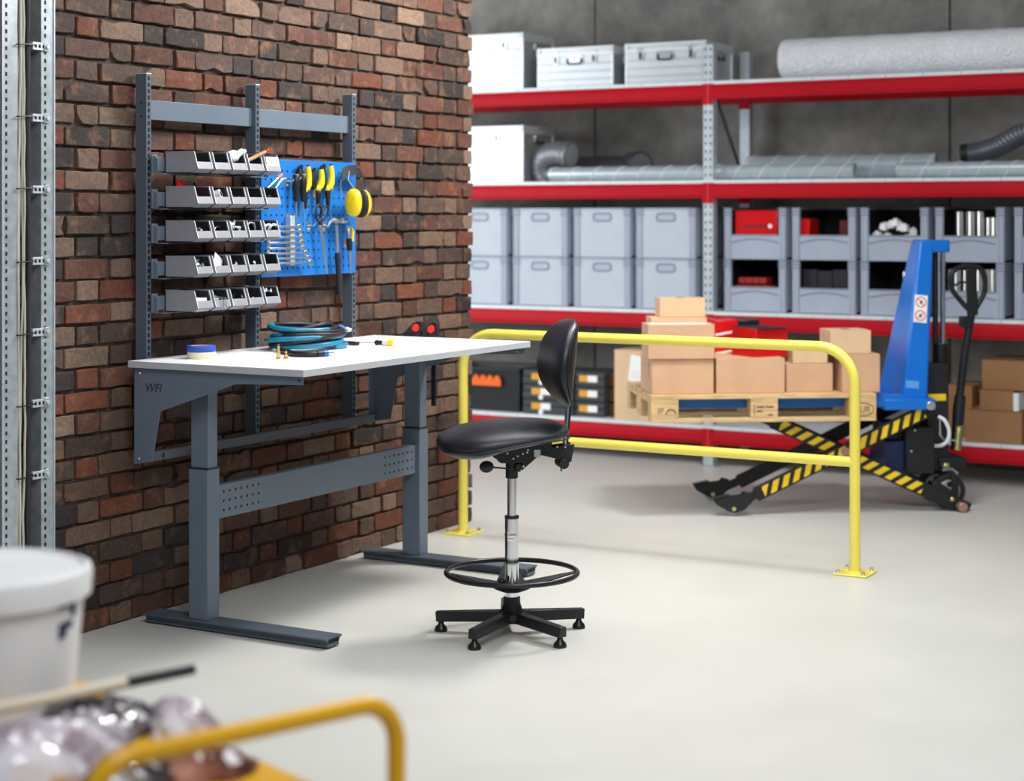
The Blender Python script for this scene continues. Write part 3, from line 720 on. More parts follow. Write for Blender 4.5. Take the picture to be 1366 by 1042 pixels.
# utility driver with yellow grip at the right edge
t = thing('torque_driver', T(467, 365, .03), 'driver with a short yellow and steel handle at the panel edge', 'driver')
MB().loft([(T(465, 303.5, .03), .012), (T(465, 305, .03), .0145), (T(465.5, 318, .03), .013)], 14).out('handle', zinc, t)
MB().tube([T(463.5, 304.5, .036), T(469, 304.5, .036), T(471, 309, .036), T(470, 322, .036)], .006, 8).out('grip', yellow, t)
MB().loft([(T(465.5, 318, .03), .012), (T(466, 324, .03), .014), (T(466.5, 334, .03), .012)], 14).out('collar', black, t)
MB().loft([(T(466.6, 334, .03), .008), (T(467, 350, .03), .008), (T(467, 350, .03), .0045), (T(467.5, 365, .03), .0045)], 12).out('shaft', zinc, t)
# spanners in a graded rack, behind the bins
wr = [(398, 303), (399.5, 309.5), (400.5, 317), (401, 324), (403, 331.5), (406.5, 338), (410, 344.5), (413, 350.5)]
for i, (x, y) in enumerate(wr):
    b = T(x, y-.8, .035); a = T(361-i*.6, y-1+i*.35, .03)
    t = thing('combination_spanner', a, f'chrome combination spanner, {ORD[i]} from the top of the graded set on the panel', 'spanner', 'graded spanners on the panel')
    d = (b-a).normalized(); r = .0065+.0006*i
    MB().bar(a, b, .006, .0075).out('shank', zinc, t, .0012)
    MB().prism([(-.0, -.006), (.012, -.011), (.030, -.010), (.022, -.003), (.022, .003), (.030, .010), (.012, .011), (0, .006)], b-d*.012, d, Vector((0, 0, 1)), (.007, 0, 0)).out('jaw', zinc, t, .001)
    MB().tube(arc(a, r, 0, 345, (0, 1, 0), (0, 0, 1), 14), .0035, 7).out('ring', zinc, t)
b = MB(); p = onX(TX, 384, 288); q = onX(TX, 384, 354)
b.box(TX+.002, TX+.03, p.y-.02, p.y+.012, q.z, p.z).out('spanner_holder', galv_pale, panel, .001)
# thin tools seen between the top bin rows
t = thing('screwdriver', T(372, 250, .03), 'slim driver with an orange band hanging slantwise between the upper bins', 'screwdriver')
MB().cyl(T(356, 252, .03), T(371, 237, .03), .004, n=8).out('blade', zinc, t); MB().cyl(T(371, 237, .03), T(376, 233, .03), .007, n=10).out('handle', orange, t)
t = thing('hex_key', T(366, 252, .03), 'steel hex key hanging slantwise between the upper bins', 'hex key')
MB().tube([T(366, 253, .03), T(376, 239, .03), T(380, 238, .03)], .0035, 8).out('shaft', zinc, t)
# ear defenders hanging from the corner hook
t = thing('ear_defenders', T(477, 290, .06), 'yellow ear defenders with a black headband hanging on the panel corner', 'ear defenders')
AX, PXV = Vector((-.12, -.993, 0)), Vector((.993, -.12, 0))
cn = T(472.5, 270.5, .085); cf = cn+Vector((.0, .062, -.004))
for c, k in ((cn, 1), (cf, -1)):
    A = AX*k
    def ringset(L): 
        R = [superring(c+A*s, PXV, (0, 0, 1), rx, rz, 2.3, 26) for s, rx, rz in L]
        return R if k > 0 else R[::-1]
    MB().rings(ringset(((.034, .006, .008), (.032, .022, .032), (.024, .037, .054), (.010, .044, .063), (-.002, .044, .063)))).out('ear_cup', yellow, t)
    MB().rings(ringset(((-.002, .0445, .0635), (-.010, .0445, .0635), (-.020, .038, .056), (-.024, .028, .044)))).out('ear_cushion', rubber, t)
def hb2(pts, w, m, name):
    G = [[p+Vector((-.1, .1, .45))*w, p+Vector((.35, -.1, -.75))*w] for p in pts]
    MB().sheet(G, (-.003, .001, -.001)).out(name, m, t)
def hb(pts, w, m, name):
    G = []
    for p in pts: G.append([p+Vector((.42, -.9, 0))*(-w/2), p+Vector((.42, -.9, 0))*(w/2)])
    MB().sheet(G, (.001, .0, .003)).out(name, m, t)
hb2([T(455, 236, .05), T(459, 228, .05), T(466, 224.5, .05), T(474, 225, .05), T(481, 230, .05), T(486, 241, .05)], .036, mat('band_black', '0d0e10', .7), 'headband')
for x0 in (0, 9):
    MB().tube([T(466+x0*.2, 228, .06-x0*.003), T(464.5+x0*2.2, 240, .07-x0*.004), T(472+x0*1.9, 251, .08-x0*.005), T(477+x0*1.2, 262, .09-x0*.006)], .0022, 7).out('wire', zinc, t)
MB().tube([T(455, 240, .05), T(454.5, 252, .05), T(457, 264, .05)], .002, 6).out('wire', zinc, t)
for y in (258, 261.3): 
    MB().ball(cn+AX*.030+Vector((-.008, 0, .030 if y < 260 else .018)), .0035, .003, .004, 8, 5).out('mark', ink_red, t)

# ================================================================== THINGS ON THE TABLETOP
p = onZ(DT, 269, 478)
def roll(name, c, h, m, label):
    t = thing(name, c, label, 'tape roll')
    MB().lathe([(.040, 0), (.0555, 0), (.0565, .002), (.0565, h-.002), (.0555, h), (.040, h)], c, 40, True).out('tape', m, t)
    MB().lathe([(.0375, .0005), (.0405, .0005), (.0405, h-.0005), (.0375, h-.0005)], c, 32, True).out('core', card, t)
roll('masking_tape', p, .0255, tape_cream, 'roll of cream masking tape lying on the white tabletop')
roll('blue_tape', p+Vector((-.006, .004, .0256)), .0245, tape_blue, 'roll of blue tape stacked on the cream masking tape')
# coiled air hose
cB = onZ(DT, 409, 465)
hs = thing('air_hose', cB, 'coiled teal and black air hose with metal couplings on the tabletop', 'hose')
rnd = random.Random(4)
pts = []; pts2 = []
N = 7
for i in range(N*40+1):
    a = i/40*2*math.pi; k = i/40
    r = .150+.016*math.sin(k*2.3+.5)+.008*math.sin(k*5.1)
    z = .012+k*.0118+.010*math.sin(a+k*.7)*min(1, k*.5)
    pts.append(cB+Vector((r*.86*math.cos(a)+.010*math.sin(k*1.9), r*1.1*math.sin(a)+.012*math.cos(k*1.3), max(.0112, z))))
segs = [(0, 55, hose_teal), (55, 88, hose_black), (88, 150, hose_teal), (150, 176, hose_black), (176, 224, hose_teal), (224, 262, hose_black), (262, 280, hose_teal)]
for a_, b_, m_ in segs: MB().tube(pts[a_:b_+1], .0105, 10).out('hose_run', m_, hs)
for i in range(3*40+1):
    a = i/40*2*math.pi+1; k = i/40
    r = .128+.03*math.sin(k*1.7)
    pts2.append(cB+Vector((r*.9*math.cos(a), r*1.15*math.sin(a), max(.0125, .025+k*.022+.018*math.sin(a+1.2)))))
MB().tube(pts2, .0115, 10).out('sleeve', hose_black, hs)
def coupling(p, d, nm):
    d = Vector(d).normalized(); p = Vector(p)
    MB().loft([(p-d*.03, .011), (p, .012)], 12).out('sleeve_end', hose_black, hs)
    MB().loft([(p, .010), (p+d*.002, .0135), (p+d*.024, .0135), (p+d*.026, .010)], 14).out('coupling', blue_fit, hs)
    MB().loft([(p+d*.026, .009), (p+d*.03, .0115), (p+d*.046, .0115), (p+d*.05, .008), (p+d*.058, .008)], 14).out('nipple', zinc, hs)
coupling(onZ(DT+.013, 430, 471.5), (.18, .98, 0), 0)
MB().tube(curve([onZ(DT+.0125, 372, 466), onZ(DT+.0125, 392, 471.5), onZ(DT+.0125, 412, 472.5), onZ(DT+.013, 429, 471.6)], 16), .0115, 10).out('hose_tail', hose_black, hs)
coupling(cB+Vector((.02, .20, .078)), (.75, .6, -.2), 1)
for x, y, hh in ((371.5, 479, .058), (381.5, 478.5, .032)):
    q = onZ(DT, x, y); t = thing('brass_fitting', q, 'tall brass hose fitting standing in front of the coiled hose' if hh > .05 else 'short brass hose fitting standing in front of the coiled hose', 'fitting')
    MB().lathe([(0, 0), (.008, 0), (.010, .002), (.010, .006), (.007, .008)], q, 6).out('nut', brass, t)
    MB().lathe([(.0075, .007), (.0085, .009), (.0085, hh*.5), (.0055, hh*.52)], q, 14).out('body', brass, t)
    MB().lathe([(.0045, hh*.5), (.0055, hh*.56), (.0042, hh*.7), (.0052, hh*.78), (.0042, hh), (.003, hh)], q, 14).out('barb', brass, t)
# screwdriver and dark file lying on the top
a, b_ = onZ(DT+.012, 525, 457.5), onZ(DT+.012, 498, 457)
t = thing('screwdriver', onZ(DT, 510, 458), 'screwdriver with a yellow and black handle lying on the tabletop', 'screwdriver')
d = (b_-a).normalized(); 
MB().loft([(a, .009), (a+d*.003, .0125), (a+d*.045, .0125), (a+d*.05, .010)], 8).out('handle', yellow, t)
MB().loft([(a+d*.028, .0128), (a+d*.046, .0129)], 8).out('band', sticker, t)
MB().loft([(a+d*.05, .0105), (a+d*.06, .009), (a+d*.078, .0115), (a+d*.084, .008)], 12).out('grip', black, t)
MB().loft([(a+d*.084, .003), (a+d*.19, .003)], 8).out('blade', zinc, t)
a, b_ = onZ(DT+.006, 460, 457), onZ(DT+.008, 487, 460)
t = thing('scraper', onZ(DT, 470, 459), 'black-handled scraper lying flat beside the air hose', 'scraper'); d = (b_-a).normalized(); s_ = d.cross(Vector((0, 0, 1)))
MB().prism([(0, -.004), (.05, -.016), (.085, -.018), (.115, -.013), (.12, 0), (.115, .013), (.085, .018), (.05, .016), (0, .004)], Vector((a.x, a.y, DT+.001)), d, s_, (0, 0, .013)).out('handle', black, t, .003)
MB().prism([(0, -.004), (-.04, -.012), (-.06, -.014), (-.06, .014), (-.04, .012), (0, .004)], Vector((a.x, a.y, DT+.005)), d, s_, (0, 0, .002)).out('blade', zinc, t)
# two clamps on the rear right corner, bars reaching under the top
for i, (x, y) in enumerate(((555.5, 437), (576, 438.5))):
    kx = DX0+.06+.34*i
    k = onY(DY1+.02, x, y); kx = k.x
    t = thing('bar_clamp', (kx, DY1+.02, DT-.25), ['black bar clamp with a red knob, closer to the brick wall', 'black bar clamp with a red knob, its dark bar hanging beside the yellow post'][i], 'clamp')
    MB().cyl(k+Vector((.010, -.022, 0)), k+Vector((-.002, -.006, 0)), .018, .016, 18).out('knob', red, t, .002)
    MB().prism([(.035, .028), (.038, -.03), (.0, -.045), (-.10, -.055), (-.125, -.058), (-.12, -.05), (-.06, -.02), (-.02, .018), (.01, .03)], (kx, DY1+.012, k.z), (1, 0, .0), (0, 0, 1), (0, .022, 0)).out('jaw', black, t, .003)
    lowz = onY(DY1+.02, x, 541).z if i else DT-.12
    MB().box(kx+.006, kx+.030, DY1+.004, DY1+.012, lowz, k.z-.02).out('bar', black, t, .001)
    MB().box(kx-.03, kx+.034, DY1-.075, DY1+.014, DT-.066, DT-.040).out('lower_jaw', red_dull if i else black, t, .003)

# ================================================================== WORK CHAIR
CC = Vector((-3.373, 5.90, 0)); CRZ = math.radians(221.7)
CF = fr(CC, CRZ)
chair = thing('work_chair', CC, 'tall black vinyl work chair with foot ring and five-legged base', 'chair', rz=CRZ)
def lx(px): return (683-px)/349.8
def lz(py): return 1.6-(py-286)/349.8
# seat: stations along the local x axis, front end drooping
st = [(.286, .748, .722), (.272, .768, .700), (.237, .786, .684), (.18, .801, .676), (.123, .812, .684), (.066, .818, .706), (-.02, .820, .724), (-.106, .818, .737), (-.165, .811, .745), (-.198, .800, .756), (-.212, .785, .768)]
R = []; xm, xh = .037, .252
for x, zt_, zb_ in st:
    q = min(1, abs((x-xm)/xh)); w = .212*max(0, 1-q**3.2)**(1/2.0)+.006
    ring = []
    for p in superring((x, 0, (zt_+zb_)/2), (0, 1, 0), (0, 0, 1), w, (zt_-zb_)/2, 2.7, 36):
        k = abs(p.y)/.21
        ring.append(Vector((p.x-.02*k*k*(1 if x < .1 else -.2), p.y, p.z-(.016*k*k if p.z > (zt_+zb_)/2 else 0))))
    R.append(ring)
se = MB(CF).rings(R).out('seat', leather, chair, ang=80)
sm = se.modifiers.new('soft', 'SUBSURF'); sm.levels = 2; sm.render_levels = 2
pts = [Vector((r[0].x, s*max(abs(p.y) for p in r)*.995, (max(p.z for p in r)+min(p.z for p in r))/2-.022)) for s in (1, -1) for r in (R[1:-1] if s > 0 else R[1:-1][::-1])]
MB(CF).tube(pts, .0028, 6, True).out('piping', black, se, ang=80)
MB(CF).box(-.15, .10, -.034, .034, .708, .732).out('seat_pan', black, chair, .004)
# backrest: stations in z
bs = [(1.200, -.226, -.240), (1.190, -.205, -.250), (1.165, -.172, -.250), (1.10, -.143, -.242), (1.03, -.130, -.234), (.97, -.137, -.228), (.92, -.160, -.224), (.885, -.190, -.222), (.870, -.206, -.218)]
R = []
for z, xf, xb in bs:
    q = min(1, abs((z-1.03)/.172)); w = .195*max(0, 1-q**2.7)**(1/2.0)+.008
    ring = []
    for p in superring(((xf+xb)/2, 0, z), (0, 1, 0), (1, 0, 0), w, (xf-xb)/2, 2.5, 36):
        k = abs(p.y)/.2
        ring.append(Vector((p.x+.022*k*k, p.y, p.z)))
    R.append(ring)
ba = MB(CF).rings(R[::-1]).out('backrest', leather, chair, ang=80)
sm = ba.modifiers.new('soft', 'SUBSURF'); sm.levels = 2; sm.render_levels = 2
pts = []
for s in (1, -1):
    for r in (R[1:-1] if s > 0 else R[1:-1][::-1]):
        m_ = max(r, key=lambda p: p.y*s); pts.append(Vector((m_.x-.012, m_.y*.99, m_.z)))
MB(CF).tube(pts, .003, 6, True).out('piping', black, ba, ang=80)
# back post: steel strip with black liner, through a clamp
a, b_ = Vector((-.226, 0, .95)), Vector((-.197, 0, .612))
MB(CF).bar(a, b_, .034, .008, (1, 0, 0)).out('back_post', chrome, chair, .002)
MB(CF).bar(a+Vector((-.009, 0, 0)), b_+Vector((-.009, 0, .03)), .030, .010, (1, 0, 0)).out('post_liner', black, chair, .002)
# tilt mechanism between two cheek plates
pl = [(.089, .706), (.063, .668), (.014, .652), (-.049, .662), (-.111, .682), (-.163, .668), (-.205, .648), (-.226, .655), (-.238, .722), (-.15, .712), (0, .716)]
for y in (-.034, .030): MB(CF).prism(pl, (0, y, 0), (1, 0, 0), (0, 0, 1), (0, .004, 0)).out('cheek_plate', blackp, chair, .001)
MB(CF).box(-.20, .05, -.030, .030, .69, .705).box(-.04, .05, -.030, .030, .655, .69).out('mechanism', black, chair, .003)
MB(CF).bar((-.03, .0, .632), (-.10, 0, .690), .03, .022).out('strut', black, chair, .002)
MB(CF).box(-.028, -.008, -.02, .036, .622, .652).out('lever_bracket', blackp, chair, .002)
for x, y in ((673, 603), (687, 607), (700, 602), (701, 599), (694, 604), (741, 596), (752, 597), (695, 621), (681, 610)):
    p = Vector((lx(x)-.004, .035, lz(y))); MB(CF).ball(p, .0046, .003, .0046, 8, 5).out('bolt', zinc, chair)
MB(CF).box(lx(719.5)-.0, lx(711)-.0, .0342, .0348, lz(609), lz(599.5)).out('sticker', sticker, chair)
MB(CF).cyl((-.195, -.036, .648), (-.195, .046, .648), .020, n=18).out('clamp_knob', black, chair, .003)
MB(CF).tube([(.012, .03, .634), (.08, .035, .642)], .0035, 8).out('lever', blackm, chair)
MB(CF).ball((.105, .035, .645), .028, .016, .023).out('lever_knob', black, chair)
# column
MB(CF).cyl((0, 0, .594), (0, 0, .690), .0235, n=24).out('column_socket', black, chair, .002)
MB(CF).cyl((0, 0, .43), (0, 0, .596), .0172, n=28).out('gas_lift', chrome, chair)
sl = MB(CF).cyl((0, 0, .075), (0, 0, .446), .0262, n=32).out('column_sleeve', chrome, chair)
MB(CF).cyl((0, 0, .440), (0, 0, .452), .0275, n=32).out('sleeve_cap', black, chair, .003)
tocam = (Vector((0, 0, 0))-CC); tocam.z = 0; tocam.normalize(); rt = Vector((0, 0, 1)).cross(tocam)
rt2 = Vector((-tocam.y, tocam.x, 0))
# curved label wrapped round the sleeve
G = []
for zz in (.358, .392):
    G.append([CC+Vector((0, 0, zz))+(tocam*math.cos(a)+rt2*math.sin(a))*.02645 for a in [(-.70+i*.13) for i in range(9)]])
MB().sheet(G, tocam*.0002).out('label', paper, sl)
text('lettering', 'GLOBAL', .0135, fr(CC+tocam*.0276+Vector((0, 0, .383))-rt2*.005, ex=rt2, ey=(0, 0, 1), ez=tocam), ink, sl, .0003)
G = [[CC+Vector((0, 0, zz))+(tocam*math.cos(a)+rt2*math.sin(a))*.0268 for a in [(-.62+i*.13) for i in range(8)]] for zz in (.366, .3685)]
MB().sheet(G, tocam*.0002).out('label_line', ink_red, sl)
# foot ring
ZR = .2345
MB(CF).tube([Vector((.250*math.cos(2*math.pi*i/64), .250*math.sin(2*math.pi*i/64), ZR)) for i in range(64)], .0098, 10, True).out('foot_ring', blackm, chair, ang=80)
MB(CF).lathe([(.0265, .160), (.040, .163), (.072, .176), (.080, .186), (.060, .194), (.034, .198), (.0265, .199)], (0, 0, 0), 32).out('ring_hub', black, chair)
for i in range(4):
    a = math.radians(-8+90*i); d = Vector((math.cos(a), math.sin(a), 0)); s_ = Vector((-d.y, d.x, 0))
    MB(CF).hexa([d*.03-s_*.062+Vector((0, 0, .180)), d*.245-s_*.008+Vector((0, 0, ZR-.006)), d*.245+s_*.008+Vector((0, 0, ZR-.006)), d*.03+s_*.062+Vector((0, 0, .180)),
                 d*.03-s_*.062+Vector((0, 0, .186)), d*.245-s_*.008+Vector((0, 0, ZR+.002)), d*.245+s_*.008+Vector((0, 0, ZR+.002)), d*.03+s_*.062+Vector((0, 0, .186))]).out('ring_spoke', black, chair, .002)
kn = Vector((.045, .03, .21)); MB(CF).ball(kn, .014, .014, .012).out('ring_knob', black, chair)
# star base with glides
MB(CF).lathe([(0, .048), (.05, .048), (.062, .062), (.058, .082), (.040, .096), (.033, .118), (.032, .142), (.027, .144)], (0, 0, 0), 32).out('base_hub', black, chair)
for i, aw in enumerate((200, 270, 340, 50, 125)):
    a = math.radians(aw)-CRZ; d = Vector((math.cos(a), math.sin(a), 0)); s_ = Vector((-d.y, d.x, 0)); Z = Vector((0, 0, 1))
    MB(CF).hexa([d*.03-s_*.026+Z*.050, d*.292-s_*.019+Z*.038, d*.292+s_*.019+Z*.038, d*.03+s_*.026+Z*.050,
                 d*.03-s_*.022+Z*.090, d*.296-s_*.015+Z*.076, d*.296+s_*.015+Z*.076, d*.03+s_*.022+Z*.090]).out('base_leg', black, chair, .003)
    g = d*.276
    MB(CF).lathe([(0, 0), (.024, 0), (.0255, .004), (.022, .016), (.012, .026), (.009, .040)], g, 20).out('glide', blackm, chair)

# ================================================================== YELLOW GUARD RAIL
RN, RFp = onZ(.012, 1142.5, 761), onZ(.012, 615, 709)
RY = (RN.y+RFp.y)/2; XN, XF = RN.x, RFp.x
rail = thing('guard_rail', ((XN+XF)/2, RY, 0), 'yellow tubular steel guard rail bolted to the floor', 'guard rail')
zt, rr, rad = 1.006, .17, .0238
pts = [(XF, RY, .01), (XF, RY, .4), (XF, RY, zt-rr)]+arc((XF+rr, RY, zt-rr), rr, 180, 90, (1, 0, 0), (0, 0, 1), 10)[1:]+arc((XN-rr, RY, zt-rr), rr, 90, 0, (1, 0, 0), (0, 0, 1), 10)+[(XN, RY, .4), (XN, RY, .01)]
MB().tube(pts, rad, 24).out('bent_tube', yellow_rail, rail, ang=60)
MB().cyl((XF, RY, .497), (XN, RY, .497), rad*.96, n=24).out('middle_rail', yellow_rail, rail, ang=60)
for x in (XF, XN):
    pt = MB().box(x-.078, x+.078, RY-.078, RY+.078, 0, .010).out('base_plate', yellow_rail, rail, .004)
    for sx in (-1, 1):
        for sy in (-1, 1):
            MB().lathe([(0, .010), (.010, .010), (.010, .014), (.007, .016), (.006, .024), (0, .026)], (x+sx*.058, RY+sy*.058, 0), 8).out('bolt', zinc, pt)
    MB().tube([Vector((x+.026*math.cos(t*math.pi/10), RY+.026*math.sin(t*math.pi/10), .011)) for t in range(20)], .004, 6, True).out('weld', yellow_rail, rail)

# ================================================================== PALLET RACKING
RY0, RYB = 10.45, 11.05
UX = -4.535; BAY = 2.78
UPX = [UX-BAY, UX, UX+BAY]
LV = [.233, .960, 1.795, 2.424]                    # top of the red beams
DK = [z+.023 for z in LV]                          # top of the deck panels
rack = thing('storage_rack', (UX, (RY0+RYB)/2, 0), 'long pallet rack with red beams, white deck panels and galvanised posts', 'rack')
for x in UPX:
    for yb, front in ((RY0-.004, 1), (RYB, 0)):
        b = MB().box(x-.036, x+.036, yb, yb+.003, 0.006, 2.68).box(x-.036, x-.033, yb, yb+.06, 0.006, 2.68).box(x+.033, x+.036, yb, yb+.06, 0.006, 2.68)
        up = b.out('upright', galv_pale, rack, .0008)
        if front:
            h = MB(); z = .10
            while z < 2.66:
                for s in (-1, 1):
                    h.prism([(-.006, .008), (.006, .008), (.003, -.010), (-.003, -.010)], (x+s*.017, yb-.0006, z), (1, 0, 0), (0, 0, 1), (0, .001, 0))
                z += .05
            h.out('slots', hole, up, kind='stuff')
        MB().box(x-.06, x+.06, yb-.03, yb+.08, 0, .006).out('foot_plate', galv, up)
        if front:
            for z in LV:
                cn = MB().box(x-.0385, x+.0385, yb-.007, yb-.001, z-.125, z+.006).out('connector', red_beam, rack, .002)
                MB().box(x-.002, x+.002, yb-.0075, yb-.0065, z-.12, z+.002).out('connector_seam', mat('seam_red', 'e0585c', .4), cn)
        else:
            for z in LV: MB().box(x-.040, x+.040, yb-.008, yb-.001, z-.125, z+.006).out('connector', red_beam, rack, .002)
    for z0, z1, fl in ((.35, .95, 0), (1.0, 1.62, 1), (1.76, 2.42, 0)):
        a, c = (RY0+.03, RYB+.02) if fl else (RYB+.02, RY0+.03)
        if z1 > 1.7: a, c = RY0+.03, RYB+.02; z0, z1 = z1, z0
        MB().bar((x+.01, a, z0), (x+.01, c, z1), .03, .012, (1, 0, 0)).out('brace', blackp if 0 else mat('brace_grey', '50565e', .5, .3), rack, .001)
for i in range(2):
    xa, xb = UPX[i]+.037, UPX[i+1]-.037
    for z in LV:
        # beam profile: step section, front
        pr = [(0, 0), (-.008, -.018), (-.012, -.030), (-.012, -.076), (-.006, -.080), (-.006, -.092), (.035, -.092), (.035, .0)]
        MB().prism(pr, (xa, RY0, z), (0, 1, 0), (0, 0, 1), (xb-xa, 0, 0)).out('beam', red_beam, rack, .002)
        MB().box(xa, xb, RYB-.002, RYB+.038, z-.09, z).out('beam', red_beam, rack, .003)
        n = 12; w = (UPX[i+1]-UPX[i])/n
        for k in range(n):
            x0 = UPX[i]+k*w
            MB().box(x0+.0012, x0+w-.0012, RY0-.006, RYB+.03, z+.001, z+.023).out('deck_panel', deck_white, rack, .002)

# ---- helpers for things standing on the shelves
def shelfbox(x0, x1, yf): 
    return onY(yf, x0, 300).x, onY(yf, x1, 300).x
def alu_case(x0, x1, ytop, lv, yf, dep, label, latches=(.25, .75), handle=True):
    xa, xb = shelfbox(x0, x1, yf); z0 = DK[lv]; z1 = onY(yf, (x0+x1)/2, ytop).z
    t = thing('aluminium_case', ((xa+xb)/2, yf+dep/2, z0), label, 'case', 'aluminium transport cases on the rack')
    e = .014
    bd = MB().box(xa+e*.5, xb-e*.5, yf+.003, yf+dep-.003, z0+.002, z1-.055).out('body', alu, t)
    n = max(3, int((z1-z0)/.06))
    for k in range(1, n):
        z = z0+(z1-.06-z0)*k/n; MB().box(xa+e, xb-e, yf-.003, yf+.004, z-.005, z+.005).out('rib', alu, bd, .0025)
    lid = MB().box(xa+e*.5, xb-e*.5, yf+.003, yf+dep-.003, z1-.053, z1-.003).out('lid', alu, t)
    for x in (xa, xb-e*1.6):
        for y in (yf, yf+dep-e): MB().box(x, x+e*1.6, y, y+e, z0, z1-.056).out('corner_post', alu_edge, t, .003)
    for y in (yf-.002, yf+dep-e+.002): MB().box(xa-.002, xb+.002, y, y+e, z1-.056, z1-.036).out('lid_frame', alu_edge, lid, .002); 
    for y in (yf-.001, yf+dep-e): MB().box(xa, xb, y, y+e, z1-.014, z1).out('lid_frame', alu_edge, lid, .003)
    for x in (xa-.001, xb-e+.001): MB().box(x, x+e, yf, yf+dep, z1-.056, z1).out('lid_frame', alu_edge, lid, .003)
    for x in (xa, xb-.03):
        MB().box(x-.003, x+.033, yf-.004, yf+.02, z1-.035, z1+.003).out('corner_cap', galv_pale, lid, .005)
    for q in latches:
        x = xa+(xb-xa)*q
        la = MB().box(x-.022, x+.022, yf-.006, yf+.002, z1-.115, z1-.03).out('latch', zinc, t, .003)
        MB().box(x-.010, x+.008, yf-.012, yf-.005, z1-.105, z1-.06).out('latch_lever', mat('latch_dark', '4a4f55', .4, .4), la, .003)
    if handle:
        x = (xa+xb)/2
        ha = MB().box(x-.06, x+.06, yf-.004, yf+.002, z1-.11, z1-.055).out('handle_plate', zinc, t, .003)
        MB().tube([(x-.05, yf-.004, z1-.075), (x-.05, yf-.012, z1-.105), (x-.04, yf-.016, z1-.113), (x+.04, yf-.016, z1-.113), (x+.05, yf-.012, z1-.105), (x+.05, yf-.004, z1-.075)], .006, 8).out('handle', black, ha)
    # strap handle and latch on the end facing the aisle side
    MB().box(xb-.002, xb+.008, yf+dep*.35, yf+dep*.65, z1-.115, z1-.06).out('end_handle', zinc, t, .004)
    MB().tube([(xb+.004, yf+dep*.37, z1-.08), (xb+.016, yf+dep*.40, z1-.11), (xb+.016, yf+dep*.60, z1-.11), (xb+.004, yf+dep*.63, z1-.08)], .006, 8).out('end_grip', black, t)
    return t
alu_case(560, 698, 47, 3, 10.53, .44, 'tall ribbed aluminium case on the top shelf beside the brick corner', (.82,), False)
alu_case(716.5, 818, 62.5, 3, 10.50, .42, 'low aluminium case with black handle in the middle of three cases')
alu_case(833.5, 942, 56, 3, 10.50, .44, 'aluminium case by the rack post with two latches and grey handle', (.2, .82))
alu_case(560, 698, 169, 2, 10.52, .44, 'ribbed aluminium case standing alone on the second shelf', (.75,), False)

# ---- bubble wrap roll
Yr = 10.69; c0 = onY(Yr, 1052, 78); rr_ = .132; zc = DK[3]+rr_
t = thing('bubble_wrap_roll', (c0.x+1.2, Yr, DK[3]), 'large white roll of bubble wrap lying on the top shelf', 'roll')
xr = c0.x-.03
st = [(xr, .10), (xr+.003, .126), (xr+.02, .132)]+[(xr+.1+.09*i, .132+.0022*math.sin(i*2.3)) for i in range(18)]+[(xr+1.74, .126)]
MB().loft([(Vector((x, Yr, zc)), r) for x, r in st], 40).out('film', MATS['bubble_wrap'], t, ang=60)
MB().cyl((xr-.004, Yr, zc), (xr+.004, Yr, zc), .042, n=24).out('core', card, t)

# ---- spiral ducts on the second shelf
def spiral_duct(x0, x1, yc, r, label, pitch=.17):
    xa, xb = onY(yc, x0, 230).x, onY(yc, x1, 230).x; zc = DK[2]+r+.003
    t = thing('spiral_duct', ((xa+xb)/2, yc, DK[2]), label, 'duct', 'galvanised spiral ducts on the rack')
    n = 28; ri = r-.002
    b = MB(); prof = [(xa, r), (xb, r), (xb, ri), (xa, ri)]
    b.rings([[Vector((x, yc+rad*math.cos(2*math.pi*i/n), zc+rad*math.sin(2*math.pi*i/n))) for i in range(n)] for x, rad in prof], closed=True)
    b.out('pipe', mat('duct_metal', 'c2ced4', .32, .5, .08, 20), t, ang=60)
    k = int((xb-xa)/pitch*16); pts = []
    for i in range(k):
        a = i/16*2*math.pi; pts.append((xa+pitch*i/16, yc-(r+.0008)*math.cos(a), zc+(r+.0008)*math.sin(a)))
    MB().tube(pts, .0036, 5).out('seam', deck_white, t)
spiral_duct(735, 1141, 10.55, .047, 'thin spiral duct along the shelf front, crossing behind the rack post')
spiral_duct(1000, 1251, 10.80, .078, 'thick spiral duct lying behind the two thinner ducts')
spiral_duct(1198, 1480, 10.55, .047, 'thin spiral duct under the ribbed flexible hose')
# ---- duct elbow, short dark duct, flexible hose
def ribbed(pts, r, m, t, name='hose', rib=.0016, n=20, end=0):
    L = [0]
    for i in range(1, len(pts)): L.append(L[-1]+(Vector(pts[i])-Vector(pts[i-1])).length)
    return MB().tube(pts, r, n, radii=[r+rib*(1 if i % 2 else -1) for i in range(len(pts))]).out(name, m, t, ang=80)
Ye = 10.66
def e(x, y, yy=Ye): return onY(yy, x, y)
el = thing('duct_elbow', (e(730, 215).x, Ye, DK[2]), 'grey corrugated duct elbow standing at the end of the thin duct', 'duct')
P0 = Vector((e(725, 230).x, Ye, DK[2]+.002))
ctl = [P0+Vector((.03, .02, .0)), P0+Vector((-.01, .01, .09)), P0+Vector((.03, -.01, .165)), P0+Vector((.12, -.02, .19)), P0+Vector((.20, -.03, .182))]
cp = curve(ctl, 30); 
MB().tube(cp, .085, 24, radii=[.085+(.003 if i % 3 == 0 else 0) for i in range(len(cp))]).out('bend', duct_grey, el, ang=50)
d = (cp[-1]-cp[-2]).normalized(); en = cp[-1]
MB().loft([(en-d*.004, .088), (en+d*.006, .093), (en+d*.03, .093), (en+d*.036, .088)], 28).out('collar', duct_grey, el)
MB().cyl(en+d*.0362, en+d*.0368, .074, n=28).out('opening', mat('duct_inside', '9a9ca2', .4, .3), el)
a, b_ = e(772, 214, 10.92), e(858, 214, 10.92); z = DK[2]+.105
